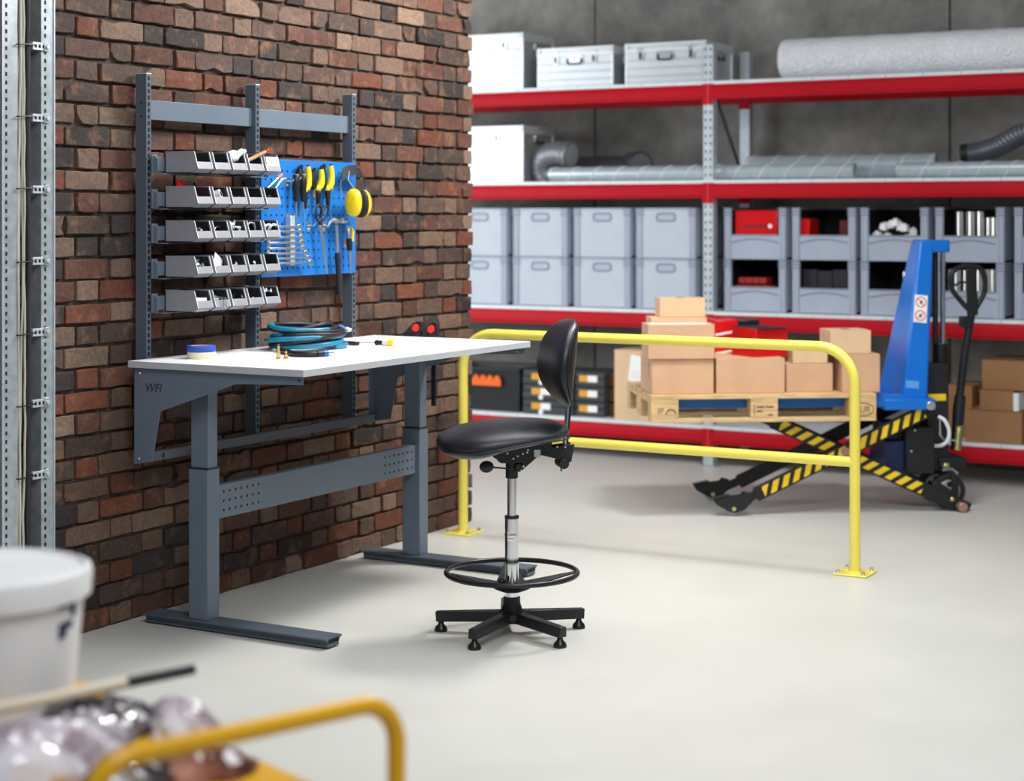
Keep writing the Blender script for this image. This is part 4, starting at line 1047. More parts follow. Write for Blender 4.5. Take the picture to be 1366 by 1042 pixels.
sd = thing('dark_duct', ((a.x+b_.x)/2, 10.92, DK[2]), 'dark grey plastic duct lying behind the thin spiral duct', 'duct')
MB().cyl((a.x, 10.86, DK[2]+.091), (b_.x, 10.86, DK[2]+.091), .088, n=26).out('pipe', mat('duct_dark', '3c3d44', .35, .2), sd)
MB().cyl((b_.x-.05, 10.875, DK[2]+.105), (b_.x+.03, 10.82, DK[2]+.105), .101, n=26).out('socket', mat('duct_dark', '3c3d44', .35, .2), sd, .006)
MB().cyl((b_.x+.0302, 10.8199, DK[2]+.105), (b_.x+.0312, 10.8192, DK[2]+.105), .086, n=26).out('opening', duct_grey, sd)
fh = thing('flexible_hose', (e(1330, 215, 10.80).x, 10.80, DK[2]), 'ribbed grey flexible hose lying over the ducts at the shelf front', 'hose')
ctl = [e(1284, 207, 10.86), e(1305, 204, 10.86), e(1330, 196, 10.84), e(1366, 178, 10.82), e(1400, 175, 10.82), e(1440, 180, 10.82), e(1470, 200, 10.82)]
MB().tube(curve(ctl, 130), .055, 20, radii=[.060+(.006 if i % 3 else -.004) for i in range(131)]).out('hose', mat('flex_grey', '6f717c', .35, .5), fh, ang=80)
MB().tube(curve(ctl, 40)[:4], .068, 20).out('cuff', black, fh, ang=80)

# ---- grey storage crates, closed fronts (two layers of four and a bit)
HC = .328
def rrect(x0, x1, z0, z1, r, n=4):
    pts = []
    for cx, cz, a0 in ((x1-r, z1-r, 0), (x0+r, z1-r, 90), (x0+r, z0+r, 180), (x1-r, z0+r, 270)):
        for i in range(n+1):
            a = math.radians(a0+90*i/n); pts.append((cx+r*math.cos(a), cz+r*math.sin(a)))
    return pts
def crate_shell(t, xa, xb, y0, dep, z0, front):
    w = .006; z1 = z0+HC; cw = .052
    b = MB().box(xa+.004, xb-.004, y0+.012, y0+dep-.006, z0+.004, z0+.016)
    b.box(xa+.004, xa+.004+w, y0+.012, y0+dep-.006, z0+.004, z1-.012).box(xb-.004-w, xb-.004, y0+.012, y0+dep-.006, z0+.004, z1-.012)
    b.box(xa+.004, xb-.004, y0+dep-.006-w, y0+dep-.006, z0+.004, z1-.012)
    b.out('shell', crate_grey, t, .001)
    for x in (xa, xb-cw):                                             # corner pillars with ribs
        pi = MB().box(x+.003, x+cw-.003, y0+.004, y0+.03, z0, z1).out('corner_post', crate_grey, t, .003)
        for q in (.26, .70): MB().box(x+cw*q-.004, x+cw*q+.004, y0, y0+.006, z0+.004, z1-.05).out('rib', crate_grey, pi, .0015)
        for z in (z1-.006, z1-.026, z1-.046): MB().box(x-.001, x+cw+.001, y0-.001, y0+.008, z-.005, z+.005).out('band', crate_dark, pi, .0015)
    for y in (y0+.004, y0+dep-.02):
        if front or y > y0+.1: MB().box(xa+.002, xb-.002, y, y+.016, z1-.012, z1).out('rim', crate_grey, t, .002)
    for x in (xa+.001, xb-.017): MB().box(x, x+.016, y0+.004, y0+dep, z1-.012, z1).out('rim', crate_grey, t, .002)
def crate(xa, xb, y0, z0, label):
    t = thing('storage_crate', ((xa+xb)/2, y0+.29, z0), label, 'crate', 'closed grey crates on the third shelf')
    crate_shell(t, xa, xb, y0, .58, z0, True); z1 = z0+HC; cw = .052
    fp = MB().box(xa+cw-.004, xb-cw+.004, y0+.009, y0+.015, z0+.003, z1-.004).out('front_panel', mat('crate_front', 'b9c1cd', .45, 0, .03), t, .001)
    xm = (xa+xb)/2
    out_ = rrect(xm-.064, xm+.064, z1-.085, z1-.036, .018)
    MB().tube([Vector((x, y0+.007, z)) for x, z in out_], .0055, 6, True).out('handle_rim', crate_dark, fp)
    MB().prism(rrect(xm-.058, xm+.058, z1-.08, z1-.041, .015), (0, y0+.0075, 0), (1, 0, 0), (0, 0, 1), (0, .0012, 0)).out('handle_recess', crate_grey, fp)
    return t
Yc = 10.50
colsL = [(603, 676), (683.5, 757), (764.5, 841), (847.5, 928)]
LYR = ['upper', 'lower']
WHO = ['next to the brick corner', 'second from the brick corner', 'third from the brick corner', 'next to the rack post']
for c, (x0, x1) in enumerate(colsL):
    xa, xb = shelfbox(x0, x1, Yc)
    for r in (1, 0): crate(xa, xb, Yc, DK[1]+.002+(0 if r else HC+.001), f'closed grey plastic crate in the {LYR[r]} layer, {WHO[c]}')
# ---- crates with open picking fronts
def open_crate(xa, xb, y0, z0, label):
    t = thing('picking_crate', ((xa+xb)/2, y0+.29, z0), label, 'crate', 'open-front grey crates on the third shelf')
    crate_shell(t, xa, xb, y0, .58, z0, False); cw = .052; h = .155
    fp = MB().box(xa+cw-.004, xb-cw+.004, y0+.008, y0+.014, z0+.003, z0+h).out('front_panel', crate_grey, t, .001)
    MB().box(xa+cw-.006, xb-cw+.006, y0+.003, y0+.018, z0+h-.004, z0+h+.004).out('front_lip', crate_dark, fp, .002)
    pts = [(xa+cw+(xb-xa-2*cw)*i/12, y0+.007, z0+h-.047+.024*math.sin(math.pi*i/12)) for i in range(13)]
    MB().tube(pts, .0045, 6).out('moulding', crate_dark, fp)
    MB().box(xa+.011, xb-.011, y0+.565, y0+.567, z0+.02, z0+HC-.014).box(xa+.0105, xa+.0125, y0+.03, y0+.565, z0+.02, z0+HC-.014).box(xb-.0125, xb-.0105, y0+.03, y0+.565, z0+.02, z0+HC-.014).out('inner_shade', bin_shade, t)  # dark inner sheets stand in for shade within the crate
    return t
colsR = [(965, 1048.5), (1056, 1141.5), (1147.5, 1238.5), (1247, 1340), (1352.5, 1448)]
RW = ['next to the rack post', 'second from the rack post', 'third from the rack post', 'fourth from the rack post', 'fifth from the rack post']
OC = {}
for c, (x0, x1) in enumerate(colsR):
    xa, xb = shelfbox(x0, x1, Yc)
    for r in (1, 0):
        z0 = DK[1]+.002+(0 if r else HC+.001); OC[r, c] = (xa, xb, z0)
        open_crate(xa, xb, Yc, z0, f'open-front grey crate in the {LYR[r]} layer, {RW[c]}')
# contents of the open crates
def item(name, m, x0, x1, y0, y1, z0, z1, label, cat, bevel=.002, group=None):
    return MB().box(x0, x1, y0, y1, z0, z1).out(name, m, bevel=bevel, label=label, cat=cat, group=group)
xa, xb, z0 = OC[0, 0]; w = xb-xa
rb = item('red_case', red, xa+.066, xb-.07, Yc+.03, Yc+.30, z0+.018, z0+.312, 'red tool case with a row of dark marks in the upper crate', 'case', .006)
for i in range(6):
    x = xa+.066+(w-.136)*(.26+.115*i); MB().cyl((x, Yc+.0295, z0+.212), (x, Yc+.028, z0+.212), .011 if i < 5 else .014, n=12).out('mark', ink if i < 5 else white, rb)
xa, xb, z0 = OC[1, 0]
for i in range(9):
    x = xa+.066+(i % 5)*.048; z = z0+.135+(.042 if i > 4 else 0); off = .02 if i > 4 else 0
    item('red_block', red_dull, x+off, x+.044+off, Yc+.04, Yc+.14, z if i > 4 else z0+.017, (z if i > 4 else z0+.13)+.038, 'small dull red block in the lower crate beside the rack post', 'block', .003, 'red blocks in a lower crate')
xa, xb, z0 = OC[0, 1]
item('red_carton', red, xa+.052, xa+.105, Yc+.03, Yc+.2, z0+.017, z0+.258, 'narrow bright red carton in the second upper crate', 'carton')
item('dark_red_case', mat('dark_red', '5a2024', .4), xb-.145, xb-.06, Yc+.12, Yc+.3, z0+.017, z0+.250, 'dark red carton at the back of the second upper crate', 'carton')
xa, xb, z0 = OC[1, 1]
for i in range(3): item('black_carton', mat('black_carton', '242326', .5), xa+.056+i*.098, xa+.148+i*.098, Yc+.05, Yc+.24, z0+.017, z0+.272-.008*(i % 2), f'black carton, {ORD[i]} of three from the rack post in a lower crate', 'carton')
xa, xb, z0 = OC[0, 2]; rnd = random.Random(21)
for i in range(14):
    c = Vector((xa+.09+(i % 7)*.036+rnd.uniform(-.01, .01), Yc+.05+rnd.uniform(0, .05), z0+.125+(.05*math.sin(math.pi*(i % 7)/6)+.03 if i > 6 else .0)+rnd.uniform(0, .03)))
    rz = rnd.uniform(0, 1.5); f = fr(c) @ Matrix.Rotation(rz, 4, 'Z') @ Matrix.Rotation(rnd.uniform(-.6, .6), 4, 'X')
    MB(f).box(-.022, .022, -.022, .022, -.02, .02).cyl((0, 0, .02), (0, 0, .03), .014, n=10).out('white_fitting', white, bevel=.004, label='white plastic fitting heaped in the third upper crate', cat='fitting', group='white fittings in a crate')
def rolls(r, c, spec, label, group):
    xa, xb, z0 = OC[r, c]
    for i, (q, h, rad, yy) in enumerate(spec):
        x = xa+(xb-xa)*q
        t = MB().lathe([(rad-.006, 0), (rad, .0), (rad, h), (rad-.006, h)], (x, Yc+.05+yy, z0+.017), 18, True).out('metal_sleeve', mat('sleeve_metal', 'd6d6d3', .22, .9, .03), label=label, cat='sleeve', group=group)
rolls(0, 3, [(.27, .285, .017, .05), (.335, .285, .020, 0), (.405, .283, .014, .05), (.50, .285, .020, 0), (.575, .285, .014, .03), (.635, .285, .022, 0), (.70, .25, .014, .05), (.758, .25, .018, 0), (.835, .25, .020, 0)], 'bright metal sleeve standing in the fourth upper crate', 'metal sleeves in the fourth upper crate')
rolls(1, 2, [(.64, .25, .02, .0), (.72, .25, .016, .0), (.8, .25, .018, .0)], 'bright metal sleeve standing in the third lower crate', 'metal sleeves in the third lower crate')
rolls(1, 3, [(.20, .27, .020, 0), (.30, .27, .020, .0), (.42, .265, .016, .0), (.62, .27, .02, 0), (.72, .27, .022, .03), (.82, .27, .018, 0)], 'metal sleeve standing in the fourth lower crate behind the truck handle', 'metal sleeves in the fourth lower crate')

# ---- bottom shelf
z0 = DK[0]
xa, xb = shelfbox(585, 694, 10.50)
tb = thing('black_tub', ((xa+xb)/2, 10.72, z0), 'large black plastic tub holding orange parts beside the brick corner', 'tub')
ht = onY(10.5, 660, 491).z
b = MB(); w = .008
ring = lambda x0, x1, y0, y1, z: [Vector((x0, y0, z)), Vector((x1, y0, z)), Vector((x1, y1, z)), Vector((x0, y1, z))]
b.rings([ring(xa+.02, xb-.02, 10.52, 10.90, z0+.001), ring(xa, xb, 10.50, 10.92, ht), ring(xa+w, xb-w, 10.50+w, 10.92-w, ht), ring(xa+.03, xb-.03, 10.53, 10.89, z0+.012)]); b.out('body', black, tb, .003)
for a0, a1, b0, b1 in ((xa-.012, xb+.012, 10.488, 10.505), (xa-.012, xb+.012, 10.915, 10.932)): MB().box(a0, a1, b0, b1, ht-.02, ht+.004).out('rim', black, tb, .003)
for a0, a1 in ((xa-.012, xa+.005), (xb-.005, xb+.012)): MB().box(a0, a1, 10.488, 10.932, ht-.02, ht+.004).out('rim', black, tb, .003)
x0_, x1_ = onY(10.48, 628, 505).x, onY(10.48, 668, 505).x; za_, zb_ = onY(10.48, 650, 515).z, onY(10.48, 650, 499).z
oh = thing('orange_strap', ((x0_+x1_)/2, 10.48, za_), 'bright orange scalloped strap hooked on the front of the black tub', 'strap')
MB().box(x0_-.08, x1_, 10.476, 10.490, za_, (za_+zb_)/2+.01).out('band', orange, oh, .006)
for i in range(4): MB().cyl((x1_-.03-i*.055, 10.474, (za_+zb_)/2+.012), (x1_-.03-i*.055, 10.488, (za_+zb_)/2+.012), .022, n=16).out('scallop', orange, oh, .003)
# flat dark tool cases, two stacks of three
zt3 = onY(10.52, 760, 495).z; hcase = (zt3-z0)/3
for s_, (x0, x1, l0, l1) in enumerate(((697, 764, 709, 734), (766, 806, 772.5, 796.5))):
    xa, xb = shelfbox(x0, x1, 10.50+.02*s_); yf = 10.50+.02*s_
    for k in range(3):
        z = z0+k*hcase
        t = thing('tool_case', ((xa+xb)/2, yf+.2, z), f'dark tool case with orange and white label, {["bottom", "middle", "top"][k]} of stack {["beside black tub", "beside brown cartons"][s_]}', 'tool case', 'stacked dark tool cases')
        MB().box(xa, xb, yf, yf+.36, z+.002, z+hcase*.52).out('base', toolbox, t, .005)
        MB().box(xa+.002, xb-.002, yf+.003, yf+.358, z+hcase*.54, z+hcase-.003).out('lid', toolbox, t, .005)
        la, lb = shelfbox(l0, l1, yf-.003); lm = la+(lb-la)*.48
        MB().box(la, lm, yf-.004, yf+.001, z+hcase*.32, z+hcase*.76).out('label', ochre, t, .001)
        MB().box(lm, lb, yf-.004, yf+.001, z+hcase*.32, z+hcase*.76).out('label', paper, t, .001)
        if s_ == 0: MB().cyl(((la+lb)/2, yf-.006, z+hcase*.16), ((la+lb)/2, yf, z+hcase*.16), .018, n=14).out('catch', white, t, .002)
xa, xb = shelfbox(813.5, 822, 10.60)
for k in range(3): item('brown_carton', mat('carton_dark', '7a4a2e', .6), xa, xb+.02, 10.60, 10.85, z0+.001+k*hcase, z0+(k+1)*hcase-.012, f'small brown carton, {["bottom", "middle", "top"][k]} one between tool cases and tall box', 'carton')
def carton(name, x0, x1, ytop, z0, yf, dep, m, label, ybot=None, tape=True):
    xa, xb = shelfbox(x0, x1, yf); z1 = onY(yf, (x0+x1)/2, ytop).z
    t = thing(name, ((xa+xb)/2, yf+dep/2, z0), label, 'box')
    MB().box(xa, xb, yf, yf+dep, z0, z1-.003).out('body', m, t, .003)
    xm = (xa+xb)/2
    for a, b_ in ((yf, yf+dep/2-.0015), (yf+dep/2+.0015, yf+dep)): MB().box(xa, xb, a, b_, z1-.004, z1).out('flap', m, t, .001)
    if tape: MB().box(xa-.0006, xb+.0006, yf+dep/2-.024, yf+dep/2+.024, z1-.05, z1+.0006).out('tape', tape_clear, t)
    return t, xa, xb, z1
t, xa, xb, z1 = carton('tall_box', 819.5, 905, 468, z0, 10.47, .5, card2, 'tall cardboard box with a tilted white delivery note behind the pallet')
f = fr(((onY(10.469, 849, 490)).x, 10.469, onY(10.469, 849, 492).z)) @ Matrix.Rotation(math.radians(8), 4, 'Y')
dn = MB(f).box(-.05, .05, -.0008, .0006, -.085, .085).out('delivery_note', paper, t)
for k in range(4): MB(f).box(-.035, .03, -.0013, -.0007, -.06+k*.012, -.057+k*.012).out('printed_line', sticker, dn)
t1, xa, xb, z1 = carton('cardboard_box', 1288, 1363, 548.5, z0, 10.48, .5, card_brown, 'long brown cardboard box at the bottom of the pile on the lowest shelf')
t2, xa2, xb2, z2 = carton('cardboard_box', 1307, 1352, 521, z1+.001, 10.49, .42, card_brown, 'small brown box with a white end in the pile on the lowest shelf')
MB().box(xb2-.001, xb2+.03, 10.489, 10.8, z1+.004, z2-.012).out('white_end', paper, t2, .002)
carton('cardboard_box', 1310, 1420, 482, z2+.001, 10.52, .42, card_brown, 'wide brown box on top of the pile on the lowest shelf')
carton('cardboard_box', 1262, 1297, 514, z0, 10.99-.34, .34, card_brown, 'brown cardboard box standing behind the pump truck handle')

# ================================================================== SCISSOR LIFT PALLET TRUCK
TA = math.radians(35.05); TO = Vector((-3.703, 8.781, 0))
E1 = Vector((math.cos(TA), math.sin(TA), 0)); E2 = Vector((-E1.y, E1.x, 0)); EZ = Vector((0, 0, 1))
TF = fr(TO, TA)                                     # local: x along the truck to the mast, y away from the camera
def tv(v, x, y):                                    # pixel on the truck's vertical plane y = v  ->  (u, z)
    d = ray(x, y); o = Vector((0, 0, CH)); t = ((TO+E2*v)-o).dot(E2)/d.dot(E2); p = o+d*t
    q = p-TO; return q.dot(E1), p.z
def L3(v, x, y): u, z = tv(v, x, y); return Vector((u, v, z))
truck = thing('lift_truck', TO+E1*.65+E2*.25, 'blue and black scissor-lift pallet truck with hazard-striped arms', 'pallet truck', rz=TA)
VN, VF = 0.0, .50                                   # the two fork lines
def arm(v, p0, p1, h, tape, name='scissor_arm', tr=(0, 1)):
    a, b_ = L3(v, *p0), L3(v, *p1)
    o = MB(TF).bar(a, b_, .028, h, EZ).out(name, blackp, truck, .004)
    if tape:
        d = (b_-a); ln = d.length; d.normalize(); n = Vector((0, -1, 0)); upv = d.cross(n)*-1
        if upv.z < 0: upv = -upv
        s0, s1 = tr; c = a+d*(ln*(s0+s1)/2)+n*.0146; hl = ln*(s1-s0)/2
        fm = TF @ fr(c, ex=d, ey=-n, ez=upv)
        me = bpy.data.meshes.new('hazard_stripe'); hh = h*.37
        vs = [(-hl, -.0004, -hh), (hl, -.0004, -hh), (hl, .0004, -hh), (-hl, .0004, -hh), (-hl, -.0004, hh), (hl, -.0004, hh), (hl, .0004, hh), (-hl, .0004, hh)]
        me.from_pydata(vs, [], HEX); me.update(); me.materials.append(MATS['hazard'])
        so = bpy.data.objects.new('hazard_stripe', me); COL.objects.link(so); so.parent = o
        so.matrix_parent_inverse = Matrix.Identity(4); so.matrix_local = WM[truck].inverted() @ fm
    return o
HA = .075
arm(VN, (1008, 660), (1240, 546), HA, True, tr=(.04, .965))
arm(VN+.032, (1030, 562), (1292, 680), HA, True, tr=(.04, .76))
arm(VF, (985, 643), (1215, 531), HA, False)
arm(VF-.032, (1005, 549), (1265, 664), HA, False)
pv = L3(VN-.02, 1127, 602)
MB(TF).cyl((pv.x, -.03, pv.z), (pv.x, .53, pv.z), .022, n=20).out('pivot_shaft', zinc, truck, .003)
MB(TF).cyl((pv.x, -.034, pv.z), (pv.x, -.030, pv.z), .024, n=20).out('pivot_cap', copper, truck, .002)
# fork tip roller units
for v, (rx, ry), ((ax_, ay_)) in ((VN, (977.5, 683), (1012, 655)), (VF, (949.5, 665.5), (985, 641))):
    c = L3(v, rx, ry); c.z = .040; a = L3(v, ax_, ay_)
    MB(TF).bar(c+Vector((.02, 0, .012)), a+Vector((.02, 0, .005)), .022, .045, EZ).out('fork_link', blackp, truck, .003)
    for dv in (-.030, .022):
        MB(TF).prism([(-.10, .045), (-.085, .018), (-.03, -.012), (.015, -.022), (.055, -.008), (.10, .035), (.10, .075), (.06, .085), (.045, .068), (-.03, .060)], (c.x, v+dv, c.z), (1, 0, 0), (0, 0, 1), (0, .008, 0)).out('roller_cheek', blackp, truck, .001)
    ro = MB(TF).cyl((c.x, v-.021, c.z), (c.x, v+.021, c.z), .039, n=24).out('roller', mat('roller_grey', '8a8b90', .4), truck, .004)
    MB(TF).cyl((c.x, v-.034, c.z), (c.x, v+.034, c.z), .011, n=12).out('axle', mat('yellow_zinc', 'cfc98a', .3, .7), truck)
    MB(TF).hexa([Vector((c.x-.105, v-.028, c.z+.050)), Vector((c.x-.02, v-.028, c.z+.066)), Vector((c.x-.02, v+.028, c.z+.066)), Vector((c.x-.105, v+.028, c.z+.050)),
                 Vector((c.x-.105, v-.028, c.z+.055)), Vector((c.x-.02, v-.028, c.z+.073)), Vector((c.x-.02, v+.028, c.z+.073)), Vector((c.x-.105, v+.028, c.z+.055))]).out('tip_guard', blackp, truck)
# ---- pallet position
PV0 = -.15; pz1 = tv(PV0, 900, 527.5)[1]; pz0 = pz1-.144; pu0 = tv(PV0, 868.5, 527)[0]
FZ = pz1-.024                                        # top of the forks touches the underside of the deck boards
# blue forks
for v in (VN+.03, VF-.03):
    MB(TF).box(pu0+.05, pu0+1.40, v-.075, v+.075, FZ-.058, FZ-.001).out('fork', truck_blue, truck, .006)
uA, zA = tv(VN-.02, 1178, 532); uB, zB = tv(VN-.02, 1246, 546)
MB(TF).box(uA, uB, VN-.05, VF+.05, zB, zA).out('fork_frame', truck_blue, truck, .006)
p = L3(VN-.045, 1241, 541); MB(TF).cyl((p.x, VN-.064, p.z), (p.x, VN-.03, p.z), .024, n=18).out('frame_pin', zinc, truck, .003)
# load backrest: tapered blue box
vB, vT = VN+.03, VN+.175
b0, b1 = tv(vB, 1203, 533), tv(vB, 1238, 531); t0, t1_ = tv(vT, 1226.5, 323), tv(vT, 1246, 323)
k0 = tv(VF-.04, 1175, 533); kz = b0[1]
uTl = b0[0]
zt_ = t0[1]
mast = MB(TF).hexa([(b0[0], vB, kz), (b1[0], vB, kz), (b1[0], VF-.03, kz), (b0[0], VF-.03, kz), (t0[0], vT, zt_), (t1_[0], vT, zt_), (t1_[0], VF-.175, zt_), (t0[0], VF-.175, zt_)]).out('backrest', truck_blue, truck, .014, seg=3)
hd0, hd1 = tv(VN+.2, 1226, 334), tv(VN+.2, 1266, 320)
MB(TF).box(hd0[0]-.005, hd1[0], VN+.175, VF-.175, hd0[1]-.012, hd1[1]).out('crosshead', truck_blue, truck, .012, seg=3)
# sticker with two prohibition signs on the near side of the backrest
def onface(x, y):                                    # pixel on the backrest's near face
    A, B, C = [TF @ Vector(q) for q in ((b0[0], vB, kz), (b1[0], vB, kz), (t0[0], vT, zt_))]
    n = (B-A).cross(C-A); d = ray(x, y); o = Vector((0, 0, CH)); return o+d*((A-o).dot(n)/d.dot(n)), n.normalized()
sp_, nn = onface(1228, 412); 
if nn.dot(-ray(1228, 412)) < 0: nn = -nn
su = (onface(1229, 390)[0]-onface(1227, 434)[0]).normalized(); sr = su.cross(nn)
fS = fr(sp_+nn*.0012, ex=sr, ey=su, ez=nn)
stk = MB(fS).box(-.036, .036, -.075, .075, -.001, .0004).out('warning_sticker', paper, mast)
for yy in (.037, -.037):
    MB(fS).tube([Vector((.027*math.cos(2*math.pi*i/24), yy+.027*math.sin(2*math.pi*i/24), .0006)) for i in range(24)], .0028, 6, True).out('sign_ring', ink_red, stk)
    MB(fS).bar((-.019, yy+.019 if yy > 0 else yy-.019, .0008), (.019, yy-.019 if yy > 0 else yy+.019, .0008), .004, .0006).out('sign_slash', ink_red, stk)
    MB(fS).box(-.006, .008, yy-.010, yy+.009, .0004, .0007).out('sign_figure', ink, stk)
sp_, _ = onface(1217, 513); MB(fr(sp_+nn*.0012, ex=sr, ey=su, ez=nn)).box(-.036, .036, -.020, .020, -.001, .0004).out('rating_label', label_grey, mast)
# hydraulic ram and pump body
ru = tv(.25, 1257.5, 400)[0]
MB(TF).cyl((ru, .25, tv(.25, 1257, 462)[1]), (ru, .25, hd1[1]-.03), .0155, n=20).out('ram_rod', chrome, truck)
MB(TF).cyl((ru-.035, .27, tv(.25, 1257, 500)[1]), (ru-.035, .27, hd1[1]-.05), .016, n=16).out('ram_guide', blackp, truck)
z_a, z_b = tv(.25, 1257, 483)[1], tv(.25, 1257, 458)[1]
MB(TF).cyl((ru-.012, .25, z_a-.02), (ru-.012, .25, z_b), .040, n=24).out('ram_collar', blackm, truck, .004)
u0_, u1_ = tv(.16, 1236, 500)[0], tv(.16, 1266, 500)[0]
MB(TF).box(u0_, u1_, .16, .34, .20, z_a).out('pump_body', blackp, truck, .008)
q0, q1 = tv(.155, 1238, 535), tv(.155, 1262, 525.5)
MB(TF).box(q0[0], q1[0], .152, .160, q0[1], q1[1]).out('yellow_plate', yellow, truck, .003)
# battery and control boxes
q0, q1 = tv(.06, 1209, 633), tv(.06, 1247, 570)
bx_ = MB(TF).box(q0[0], q1[0], .06, .42, q0[1], q1[1]).out('battery_box', blackp, truck, .006)
for x, y in ((1220.5, 574), (1216, 602)): p = L3(.058, x, y); MB(TF).ball(p, .007, .004, .007, 8, 5).out('bolt', zinc, bx_)
q0, q1 = tv(.10, 1181, 628), tv(.10, 1207, 588)
MB(TF).box(q0[0], q1[0], .10, .40, q0[1], q1[1]).out('charger_box', navy, truck, .006)
MB(TF).box(q0[0]+.01, q1[0], .13, .37, q1[1], q1[1]+.09).out('charger_cover', black, truck, .006)
# hose, spring, steering head
MB(TF).tube(curve([L3(.14, 1252, 556), L3(.12, 1260, 561), L3(.11, 1266, 575), L3(.11, 1264, 588), L3(.12, 1256, 594), L3(.14, 1247, 595)], 24), .0105, 10).out('hydraulic_hose', white, truck)
sa, sb = L3(.16, 1280, 569), L3(.16, 1277, 600); pts = []
for i in range(111):
    f_ = i/110; c = sa.lerp(sb, f_); a = f_*11*2*math.pi; pts.append(c+Vector((.017*math.cos(a), .017*math.sin(a), 0)))
MB(TF).tube(pts, .0034, 6).out('spring', mat('yellow_zinc', 'cfc98a', .3, .7), truck)
MB(TF).tube([L3(.15, 1254, 556), L3(.15, 1254, 580), L3(.15, 1258, 586), L3(.15, 1275, 588)], .005, 8).out('oil_pipe', zinc, truck)
u0_, u1_ = tv(.2, 1248, 612)[0], tv(.2, 1285, 612)[0]
MB(TF).box(u0_, u1_, .14, .36, tv(.2, 1260, 622)[1], tv(.2, 1260, 609)[1]).out('steering_head', blackp, truck, .006)
# steering wheels with fork covers
wc = L3(.13, 1265, 654); wr_ = .093
for v in (.115, .335):
    c = Vector((wc.x, v, wr_+.001))
    w_ = MB(TF).rings([[c+Vector((r*math.cos(2*math.pi*i/32), dv, r*math.sin(2*math.pi*i/32))) for i in range(32)] for r, dv in ((wr_-.012, 0), (wr_, .006), (wr_, .040), (wr_-.012, .046))][::-1]).out('steering_wheel', rubber, truck)
    MB(TF).cyl(c+Vector((0, -.002, 0)), c+Vector((0, .048, 0)), .062, n=28).out('wheel_hub', mat('hub_grey', 'b4b6ba', .4, .3), w_, .004)
    for k in range(5):
        a = k*2*math.pi/5+.3; MB(TF).cyl(c+Vector((.038*math.cos(a), -.003, .038*math.sin(a))), c+Vector((.038*math.cos(a), 0, .038*math.sin(a))), .015, n=10).out('hub_opening', black, w_)
MB(TF).prism([(.0, .10), (.035, .09), (.045, .0), (.03, -.05), (.01, -.04), (.005, .03)], (wc.x, .08, wr_), (1, 0, 0), (0, 0, 1), (0, .02, 0)).out('wheel_fork', blackp, truck, .004)
MB(TF).tube([Vector((wc.x-.03, .14, wr_*2+.02)), Vector((wc.x+.02, .14, wr_*2+.025)), Vector((wc.x+.055, .14, wr_*2))], .010, 8).out('mudguard', zinc, truck)
MB(TF).ball((wc.x-.01, .14, wr_*2+.045), .022, .016, .016).out('grease_cap', mat('yellow_zinc', 'cfc98a', .3, .7), truck)
# lower arm end roller
p = L3(VN, 1283, 679); MB(TF).cyl((p.x, -.03, .028), (p.x, .06, .028), .026, n=20).out('arm_roller', copper, truck, .004)
p = L3(VN-.0, 1270, 666); MB(TF).ball((p.x, -.005, p.z), .012, .006, .012, 8, 5).out('bolt', mat('yellow_zinc', 'cfc98a', .3, .7), truck)
MB(TF).hexa([L3(.02, 1238, 656), L3(.02, 1272, 679), L3(.07, 1272, 679), L3(.07, 1238, 656), L3(.02, 1248, 640), L3(.02, 1279, 660), L3(.07, 1279, 660), L3(.07, 1248, 640)]).out('wheel_shield', blackp, truck, .006)
# tiller with loop handle
ta, tb_ = L3(.25, 1275, 600), L3(.25, 1296, 418)
MB(TF).tube([ta, L3(.25, 1279, 545), L3(.25, 1281, 527)], .026, 14, radii=[.030, .034, .030]).out('tiller_socket', blackp, truck)
MB(TF).tube([L3(.25, 1280, 530), L3(.25, 1287, 470), tb_], .0225, 14).out('tiller', blackp, truck)
lp = curve([L3(.25, 1297, 418), L3(.25, 1282, 402), L3(.24, 1270.5, 386), L3(.24, 1270, 366), L3(.25, 1279, 357), L3(.25, 1294, 355), L3(.25, 1307, 358), L3(.25, 1313.5, 372), L3(.25, 1313, 390), L3(.25, 1305, 406), L3(.25, 1297, 418)], 60)
MB(TF).tube(lp[:-1], .0145, 10, True).out('loop_handle', black, truck, ang=80)
MB(TF).hexa([L3(.23, 1290, 425), L3(.23, 1305, 420), L3(.27, 1305, 420), L3(.27, 1290, 425), L3(.23, 1288, 358), L3(.23, 1303, 357), L3(.27, 1303, 357), L3(.27, 1288, 358)]).out('control_grip', black, truck, .008)
MB(TF).tube([L3(.24, 1274, 381), L3(.24, 1281, 376), L3(.24, 1291, 377)], .007, 8).out('control_lever', black, truck)
MB(TF).box(*sorted((tv(.23, 1282, 430)[0], tv(.23, 1296, 430)[0])), .222, .275, *sorted((tv(.23, 1290, 437)[1], tv(.23, 1290, 422)[1]))).out('switch_box', black, truck, .006)

